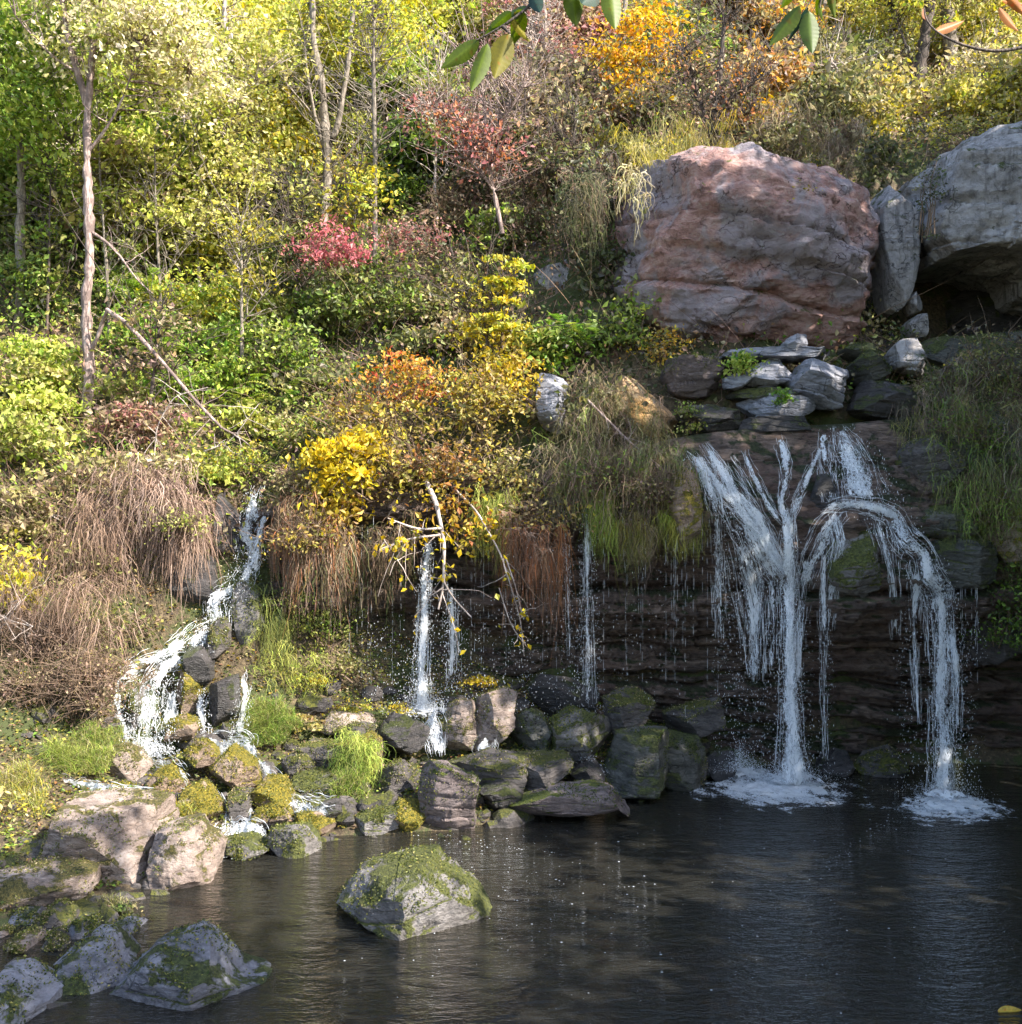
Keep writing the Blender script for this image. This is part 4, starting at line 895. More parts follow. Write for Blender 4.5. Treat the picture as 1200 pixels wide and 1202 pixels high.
def shrub(label, u, v, ru, rv, pal, seed, dy=None, ncl=None, nl=10, size=.1, cr=.17, name='shrub', cat=None, Y=None, lift=.0, up=.5, bare=0, twcol=(.2,.14,.1), density=1., droop=0., group=None, asp=.62, shell=.5, depth=.8):
    """shrub whose foliage fills the ellipse (u,v,ru,rv); rooted in the slope at its foot"""
    rng = np.random.default_rng(seed)
    if Y is None:
        b = foot(u, v+rv*.8)
        Y = b[1]-.35*ru/F*b[1]
    c = W(u, v, Y); rx = ru/F*Y; rz = rv/F*Y; ry = max(rx, rz)*.5*depth+rx*.15
    base = np.array([c[0], Y+.1, c[2]-rz*.85])
    t = thing(name, label, cat or name.replace('_', ' '), base, group)
    if ncl is None: ncl = int(density*135*(rx*rz+.5*ry*(rx+rz)*.5)/(.16))//4+30
    ells = [(*c, rx, ry, rz)]
    for i in range(5):
        a = rng.uniform(0, 2*pi); ells.append((c[0]+cos(a)*rx*.6, c[1]+rng.uniform(-.5, .3)*ry, c[2]+sin(a)*rz*.6, rx*.5, ry*.6, rz*.5))
    V, Fc, col, CC = cloud(ells, ncl, nl, size, pal, rng, cr, up, shell=shell, droop=droop, asp=asp)
    mesh_obj('foliage', V, Fc, LEAF, t, smooth=False, col=col)
    sb = base[None]+rng.normal(size=(9, 3))*np.array([rx*.3, ry*.3, .04])
    tops = c[None]+rng.normal(size=(9, 3))*np.array([rx*.45, ry*.4, rz*.3])
    Q = curve(sb, tops, 7, rng, .1, .03); parts = [tubes(Q, np.linspace(.016, .006, 7)[None])]
    parts.append(twigs_to(CC[::3], Q.reshape(-1, 3), .006, .002, rng))
    if bare:
        k = rng.integers(0, len(CC), bare); A = CC[k]; d = rng.normal(size=(bare, 3)); d[:, 1] -= .5; d[:, 2] += .5
        parts.append(tubes(curve(A, A+d*rng.uniform(.1, .4, (bare, 1))*max(.5, rx), 5, rng, .15), np.linspace(.006, .0015, 5)[None]))
    V, Fc, _ = merge(parts); mesh_obj('stems', V, Fc, STRAND, t, col=np.array(twcol))
    return t
def mop(label, brow, n, length, pal, seed, name='grass_mop', cat='grass mop', width=.007, fwd=.3, spread=.12, K=7, stiff=.5, group=None, fn=None, tube=False, side=0.):
    """strands springing from a brow (list of (u,v,Y)) and hanging down over its edge"""
    rng = np.random.default_rng(seed); bp = np.array([W(*q) for q in brow])
    nc = max(12, n//14); ci = rng.integers(0, nc, n)
    tc = rng.uniform(0, len(bp)-1, nc); t = (tc[ci]+rng.normal(0, .07, n)).clip(0, len(bp)-1.001); k = t.astype(int).clip(0, len(bp)-2); f = (t-k)[:, None]
    co_ = rng.normal(size=(nc, 3))*np.array([spread, spread*1.5, spread*2.4])
    A = bp[k]*(1-f)+bp[k+1]*f+co_[ci]+rng.normal(size=(n, 3))*spread*.35
    lc = rng.uniform(.2, 1.25, nc); L = length*rng.uniform(.25, 1.2, n)*lc[ci]
    s = np.linspace(0, 1, K)[None]; a = rng.normal(0, .7, n)+rng.normal(0, .6, nc)[ci]+side
    fw = fwd*rng.uniform(.4, 1.3, n)*rng.uniform(.3, 1.5, nc)[ci]
    X = A[:, 0:1]+np.sin(a)[:, None]*fw[:, None]*s**.7+rng.normal(0, .05, (n, K)).cumsum(1)*.5+.04*np.sin(s*rng.uniform(3, 14, (n, 1))+a[:, None]*3)*s
    Yy = A[:, 1:2]-np.cos(a)[:, None]*fw[:, None]*(s**.6)+rng.normal(0, .02, (n, K)).cumsum(1)*.4
    Zz = A[:, 2:3]+stiff*fw[:, None]*(s*(1-s))*2.6-L[:, None]*s**1.6+rng.normal(0, .02, (n, K)).cumsum(1)*.3
    P = np.stack([X, Yy, Zz], -1)
    w = width*rng.uniform(.5, 1.8, (n, 1))*np.linspace(1, .25, K)[None]
    V, Fc = tubes(P, w*.5) if tube else ribbons(P, w, rng)
    c = .5*mixpal(pal, n, rng)+.5*mixpal(pal, nc, rng)[ci]; c = np.repeat(c, K*(3 if tube else 2), 0)
    o = mesh_obj(name, V-bp.mean(0), Fc, STRAND, smooth=False, col=c); o.location = tuple(bp.mean(0))
    return tag(o, label, cat, group)
def tuft(label, u, v, Y, ru, rv, n, h, pal, seed, name='grass_tuft', cat='grass tuft', width=.007, lean=.8, group=None, ground=True):
    rng = np.random.default_rng(seed); c = W(u, v, Y); rx = ru/F*Y; rz = rv/F*Y
    A = np.zeros((n, 3)); q = rng.uniform(-1, 1, (n*3, 2)); q = q[(q**2).sum(1)*(1.25+1.1*vnoise(np.stack([q[:, 0]*2.3, q[:, 1]*2.3, q[:, 0]*0+seed], -1), seed)) < 1][:n]; n = len(q)
    A = np.stack([c[0]+q[:, 0]*rx, Y+q[:, 1]*max(.1, rz*.8)*1.0, c[2]+q[:, 1]*rz*.95+rng.uniform(-.02, .02, n)], -1)
    K = 5; s = np.linspace(0, 1, K)[None]; a = rng.uniform(0, 2*pi, n); L = h*rng.uniform(.4, 1.3, n)*(1+.7*vnoise(A*6, seed))*(1.15-.5*(q**2).sum(1)); ln = lean*rng.uniform(.2, 2.2, n)
    P = np.stack([A[:, 0:1]+np.cos(a)[:, None]*(L*ln)[:, None]*s**1.6, A[:, 1:2]+(np.sin(a)-.4)[:, None]*(L*ln)[:, None]*s**1.6, A[:, 2:3]+L[:, None]*(s-.45*np.minimum(ln, 1.6)[:, None]*s**2.5)], -1)
    V, Fc = ribbons(P, width*np.linspace(1, .15, K)[None]*rng.uniform(.7, 1.3, (n, 1)), rng)
    o = mesh_obj(name, V-c, Fc, STRAND, smooth=False, col=np.repeat(mixpal(list(pal)+['tan', 'olive'], n, rng)*.85, K*2, 0)); o.location = tuple(c)
    return tag(o, label, cat, group)

# ---- named trees
def wp(pts, Y, dy=0.): return [W(a, b, Y+dy*i) for i, (a, b) in enumerate(pts)]
def ell(u, v, ru, rv, Y, k=.7): c = W(u, v, Y); return (*c, ru/F*Y, max(ru, rv)/F*Y*k, rv/F*Y)
Y = 18.8
tree('tall pale forked tree at the far left with pinkish bark and blush leaves', foot(102,545), wp([(102,560),(103,500),(104,420),(104,330),(103,240),(103,170),(104,120),(110,60),(116,0),(120,-80)], Y), .105, .04,
     [ell(150,45,95,60,Y), ell(215,90,60,50,Y+.6), ell(95,-20,110,40,Y), ell(185,20,70,50,Y-.4), ell(60,60,40,40,Y+.5)], 620, 9, .085, ['blush', 'blush', 'yellowgreen'], MIDBARK, 201,
     limbs=[(wp([(104,125),(92,85),(80,40),(70,-10),(60,-80)], Y), .07, .03), (wp([(104,180),(128,150),(150,110),(160,60)], Y, -.1), .03, .008), (wp([(104,270),(135,290),(160,330),(180,345)], Y, -.1), .03, .01),
            (wp([(110,60),(145,40),(180,50),(220,80)], Y, .15), .035, .01), (wp([(104,420),(118,395),(124,365),(128,362)], Y, -.1), .035, .03), (wp([(90,85),(70,75),(45,50),(20,20)], Y, -.1), .025, .01)], bare=40)
Y = 20.5
tree('slender shaded trunk tree at the left edge with bright green maple leaves', foot(24,430), wp([(24,450),(25,380),(26,300),(25,200),(22,120),(25,20),(28,-60)], Y), .10, .05,
     [ell(40,30,90,55,Y-.6), ell(30,130,70,60,Y-.8), ell(-10,80,70,80,Y), ell(70,90,40,50,Y-.4)], 620, 10, .10, ['green', 'lime'], BARK, 202, limbs=[(wp([(25,200),(60,190),(85,170)], Y, -.2), .03, .01), (wp([(24,140),(60,110),(80,60)], Y, -.2), .03, .01)], cr=.28)
Y = 21.5
tree('slim pale trunked tree with tan drying leaves left of the forked grey tree', foot(275,330), wp([(280,350),(276,290),(275,230),(272,160),(268,110),(264,40),(262,-40)], Y), .075, .035,
     [ell(260,130,70,55,Y-.4), ell(285,200,50,50,Y-.5), ell(245,250,60,45,Y-.5), ell(280,60,80,50,Y)], 520, 9, .085, ['yellowgreen', 'tan', 'yellowgreen'], PALEBARK, 203, limbs=[(wp([(272,145),(290,120),(300,95)], Y, -.1), .025, .01)], bare=60)
Y = 22.8
tree('forked grey tree with pale limbs standing in the middle of the slope', foot(380,300), wp([(380,310),(382,250),(384,200),(384,165),(380,120),(372,70),(368,20),(366,-40)], Y), .12, .05,
     [ell(400,20,75,50,Y+1), ell(350,60,55,60,Y+.8), ell(440,50,50,45,Y+.8)], 380, 9, .10, ['yellowgreen', 'lime', 'yellow'], BARK, 204,
     limbs=[(wp([(385,175),(398,150),(404,110),(410,60),(418,0),(424,-50)], Y), .07, .03), (wp([(384,165),(366,130),(345,110),(330,90)], Y, -.1), .03, .01), (wp([(384,200),(405,190),(425,160),(440,120)], Y, -.1), .035, .01), (wp([(383,180),(370,140),(362,90),(358,40)], Y, -.1), .04, .015)], bare=110)
Y = 20.2
tree('thin straight grey sapling left of the pink shrub with bare upper twigs', foot(440,300), wp([(440,310),(441,240),(441,180),(440,120),(440,60),(438,0),(436,-60)], Y), .055, .025,
     [ell(450,20,60,30,Y+.3), ell(425,225,28,28,Y-.2)], 110, 8, .085, ['yellow', 'lime'], BARK, 205, bare=120)
Y = 20.0
tree('small pinkish barked tree with bare twigs and a few coral leaves above the pink shrub', foot(585,265), wp([(590,275),(582,235),(575,190),(570,150),(566,110),(562,70)], Y), .042, .015,
     [ell(520,135,40,18,Y-.2), ell(560,160,45,25,Y-.2), ell(580,185,30,20,Y-.2), ell(500,120,20,12,Y-.2)], 120, 8, .075, ['pink', 'rust', 'mauve'], MIDBARK, 206,
     limbs=[(wp([(575,195),(555,160),(530,135),(505,125)], Y, -.1), .02, .006), (wp([(572,165),(600,130),(620,95)], Y, -.1), .02, .006), (wp([(580,225),(560,195),(540,180)], Y, -.1), .02, .006)], bare=200)
Y = 26.5
tree('leaning dark trunked tree behind the gap between the two huge boulders', foot(1068,170), wp([(1066,178),(1072,140),(1080,100),(1086,50),(1090,0),(1094,-60)], Y), .17, .10,
     [ell(1080,-20,90,40,Y), ell(1040,40,40,40,Y+1.)], 300, 9, .10, ['tan', 'yellow', 'lime'], DARKBARK, 207, limbs=[(wp([(1080,90),(1060,50),(1050,10)], Y, .1), .05, .02), (wp([(1066,178),(1055,168),(1048,160)], Y, -.1), .08, .03)], bare=60)
Y = 27.5
tree('straight mossy trunked tree right of the leaning dark trunk', foot(1117,160), wp([(1117,165),(1116,120),(1115,70),(1112,20),(1112,-60)], Y), .2, .13,
     [ell(1150,-10,90,45,Y+.5), ell(1175,60,50,40,Y+.8)], 300, 9, .10, ['yellowgreen', 'tan', 'yellow'], BARK, 208, limbs=[(wp([(1117,135),(1140,105),(1152,70)], Y, .1), .05, .015)], bare=60)
tree('thin dark sapling with curving stems near the top right corner', foot(1165,140), wp([(1160,150),(1168,100),(1170,50),(1165,0),(1168,-40)], 28.5), .09, .05, [ell(1190,20,50,50,29)], 120, 9, .1, ['yellow', 'tan'], DARKBARK, 209, bare=60)
tree('dark multi stemmed tree on top of the red boulder with orange leaves', foot(836,172), wp([(836,178),(838,140),(843,105),(846,70),(850,20)], 20.9), .1, .03,
     [ell(830,90,60,35,20.9), ell(880,125,40,30,20.8), ell(800,60,40,30,21.2), ell(890,155,22,16,20.6), ell(850,150,22,16,20.6)], 150, 9, .075, ['rust', 'mauve', 'mauve', 'dull', 'tan'], DARKBARK, 210,
     limbs=[(wp([(836,165),(825,130),(812,90),(800,60)], 20.8), .05, .015), (wp([(840,130),(865,110),(885,95),(905,85)], 20.8), .04, .01), (wp([(836,175),(858,150),(880,130)], 20.7), .03, .01)], bare=150)
tree('orange leaved maple at the top between the hanging green sprig and the red boulder', foot(712,150), wp([(715,170),(718,120),(725,70),(735,10),(738,-40)], 23.5), .08, .035,
     [ell(745,30,55,22,23.3), ell(720,65,40,16,23.2), ell(765,65,45,18,23.4), ell(740,95,42,14,23.2), ell(770,20,40,25,23.6), ell(755,120,28,10,23.)], 150, 10, .095, ['orange', 'orange', 'gold'], BARK, 211,
     limbs=[(wp([(718,120),(740,100),(770,80)], 23.4), .03, .01), (wp([(716,140),(705,110),(695,60)], 23.4), .03, .01)], cr=.22)
tree('dark slanting thin tree above the right shoulder of the red boulder', foot(1035,130), wp([(1040,145),(1028,110),(1015,80),(990,65),(965,70)], 25), .05, .015, [ell(985,70,50,25,25), ell(1030,60,30,30,25.3)], 130, 8, .08, ['dull', 'olive'], DARKBARK, 212, bare=60)
tree('pale thin tree at the top centre rising behind the mauve thicket', foot(645,150), wp([(640,160),(636,100),(640,40),(636,-30)], 25.5), .06, .035, [ell(600,60,45,40,25.7), ell(670,70,50,45,25.5), ell(610,10,55,30,26)], 380, 9, .08, ['mauve', 'pink', 'tan'], PALEBARK, 213, bare=160)

# ---- trees of the far slope
far = [
 ('yellow green tree crowding the top left behind the blush tree', 170, 120, 100, 60, 24.5, ['lime','yellowgreen'], 221),
 ('light yellow tree at the top left beside the pale forked trunk', 250, 20, 70, 50, 26, ['yellow','yellowgreen'], 222),
 ('olive gold tree left of the forked grey tree near the top', 335, 60, 50, 60, 26.5, ['olive','gold','yellowgreen'], 223),
 ('bright yellow green tree right of the forked grey tree at the top', 475, 35, 60, 48, 26.5, ['lime','yellow'], 224),
 ('green tree below the bright yellow green one at the top', 485, 95, 45, 35, 25.5, ['green','olive'], 225),
 ('tall lime tree at the top between the thin sapling and the mauve thicket', 545, 20, 45, 45, 27, ['lime','yellowgreen','tan'], 226),
 ('dull green tree behind the orange maple at the top', 800, 70, 45, 60, 25.5, ['dull','green','olive'], 227),
 ('mauve and orange tree at the top right of the orange maple', 850, 20, 50, 40, 27, ['mauve','tan','orange','dull'], 228),
 ('yellow and orange tree at the top behind the hanging pair of green leaves', 905, 25, 40, 45, 28, ['orange','yellow','mauve'], 229),
 ('pale olive tree above the right half of the red boulder', 945, 95, 55, 45, 24, ['olive','dull','tan'], 230),
 ('pale tan tree at the top right left of the leaning dark trunk', 1010, 25, 55, 50, 29, ['tan','yellow','olive'], 231),
 ('pale yellow tree filling the top right corner', 1185, 50, 60, 60, 31, ['yellow','tan','blush'], 232),
 ('yellow tree standing between the two dark trunks at the top right', 1100, 80, 40, 60, 30.5, ['yellow','yellowgreen','tan'], 233),
 ('green tree at the left edge below the maple leaved one', 10, 220, 60, 50, 21.8, ['green','olive'], 234),
 ('lime and brown tree just right of the far left trunk', 150, 215, 55, 55, 21.6, ['lime','yellowgreen','brown'], 235),
 ('bright lime tree in the middle of the left slope', 215, 190, 50, 55, 22.4, ['lime','green'], 236),
 ('golden green tree beside the slim pale trunk', 320, 150, 45, 45, 24, ['yellowgreen','olive','gold'], 237),
 ('dark green tree in the hollow below the top centre', 495, 170, 45, 35, 23.5, ['dark','green'], 238),
 ('mauve leafless looking thicket tree at the top centre', 650, 120, 55, 45, 23.5, ['mauve','dull','tan'], 239),
 ('tan leaved sapling with pale stem left of the leaning dark trunk', 1030, 110, 30, 35, 24.5, ['tan','yellow'], 242),
 ('thin blush leaved tree right of the straight mossy trunk', 1150, 95, 32, 40, 26., ['blush','yellow','tan'], 243),
 ('thin olive tree rising behind the right half of the red boulder', 975, 120, 32, 38, 22.8, ['olive','tan','dull'], 244),
 ('thin tan tree above the top middle of the red boulder', 905, 100, 30, 40, 23.4, ['tan','mauve','orange'], 245),
 ('slim yellow tree at the right edge above the grey boulder', 1195, 110, 30, 40, 24.5, ['yellow','tan','olive'], 246),
 ('slim pale yellow tree between the mossy trunk and the top right sapling', 1135, 30, 32, 36, 29, ['yellow','lime','tan'], 247),
 ('mauve pink tree at the very top left of the orange maple', 670, 15, 45, 35, 27, ['pink','mauve','tan'], 240),
]
for lb, u, v, ru, rv, Y, pal, sd in far:
    c = W(u, v, Y); tp = W(u, v-rv*.5, Y); b = np.array([c[0]+.1, Y+.2, float(H(c[0], Y+.2))-.1])
    if b[2] > c[2]-.5: b[2] = c[2]-1.5
    rng_ = np.random.default_rng(sd); cc = [ell(u, v, ru, rv, Y, .6)]
    for i in range(5): cc.append(ell(u+rng_.uniform(-.8, .8)*ru, v+rng_.uniform(-.7, .8)*rv, ru*.5, rv*.4, Y+rng_.uniform(-.8, .3), .7))
    mid = (b+tp)/2+np.array([rng_.uniform(-.3, .3), 0, 0])
    tree(lb, b, [b, mid, tp], .075, .03, cc, int(ru*rv/4.6), 10, .13, pal, [BARK, PALEBARK, DARKBARK][sd % 3], sd, limbs=[([mid, mid+np.array([rng_.uniform(-1, 1), -.3, 1.]), tp+np.array([rng_.uniform(-1, 1), 0, -.3])], .035, .012)], cr=.27, bare=25)

thin = [('thin pale sapling behind the far left trunk', 130, 400, 140, 20.4, 'lime', 1), ('thin brown sapling near the left edge', 55, 420, 200, 20.2, 'green', 2), ('thin grey sapling rising from the ferns beside the glowing lime shrub', 190, 400, 170, 20.3, 'yellowgreen', 1),
 ('thin pale sapling left of the slim pale trunk', 235, 340, 110, 21.4, 'lime', 0), ('leaning brown sapling right of the slim pale trunk', 310, 330, 120, 22., 'yellow', 2), ('thin dark sapling below the forked grey tree', 345, 400, 215, 20.3, 'olive', 2),
 ('thin brown sapling right of the forked grey tree', 408, 390, 180, 20.6, 'autumn', 1), ('thin grey sapling above the fainter pink shrub', 510, 270, 90, 22.5, 'olive', 0),
 ('thin mauve sapling above the big grey green thicket', 615, 260, 80, 21.6, 'mauve', 2), ('thin dark sapling left of the dark hanging vines', 670, 300, 120, 20.4, 'dull', 2), ('thin pale sapling at the left edge below the blush crown', 75, 300, 90, 22., 'blush', 0),
 ('thin yellow leaved sapling above the ferns', 285, 430, 260, 19.3, 'yellow', 1), ('thin reddish sapling above the reddish shrub', 175, 520, 360, 18.4, 'mauve', 2), ('thin brown sapling above the golden tan bush', 575, 470, 330, 18., 'gold', 2), ('thin pale stem tree at the top between blush and lime trees', 215, 200, 0, 23.4, 'yellowgreen', 0)]
for i, (lb, u, vb, vt_, Y, pal, bk) in enumerate(thin):
    rg = np.random.default_rng(900+i); ln_ = rg.uniform(-14, 14); ps = [(u, vb+10), (u+ln_*.2, vb*.7+vt_*.3), (u+ln_*.7, vb*.35+vt_*.65), (u+ln_, vt_)]
    tree(lb, W(u, vb, Y), wp(ps, Y), .035, .012, [ell(u+ln_*.8, vt_+14, 26, 16, Y, .8), ell(u+ln_*.3, (vb+2*vt_)/3+6, 30, 16, Y, .8)], 42, 8, .085, [pal, 'olive'], [PALEBARK, BARK, DARKBARK][bk], 900+i, bare=45,
         limbs=[(wp([ps[1], (ps[1][0]+18, ps[1][1]-20), (ps[1][0]+34, ps[1][1]-48)], Y), .012, .004), (wp([ps[2], (ps[2][0]-14, ps[2][1]-16), (ps[2][0]-26, ps[2][1]-36)], Y), .012, .004)])
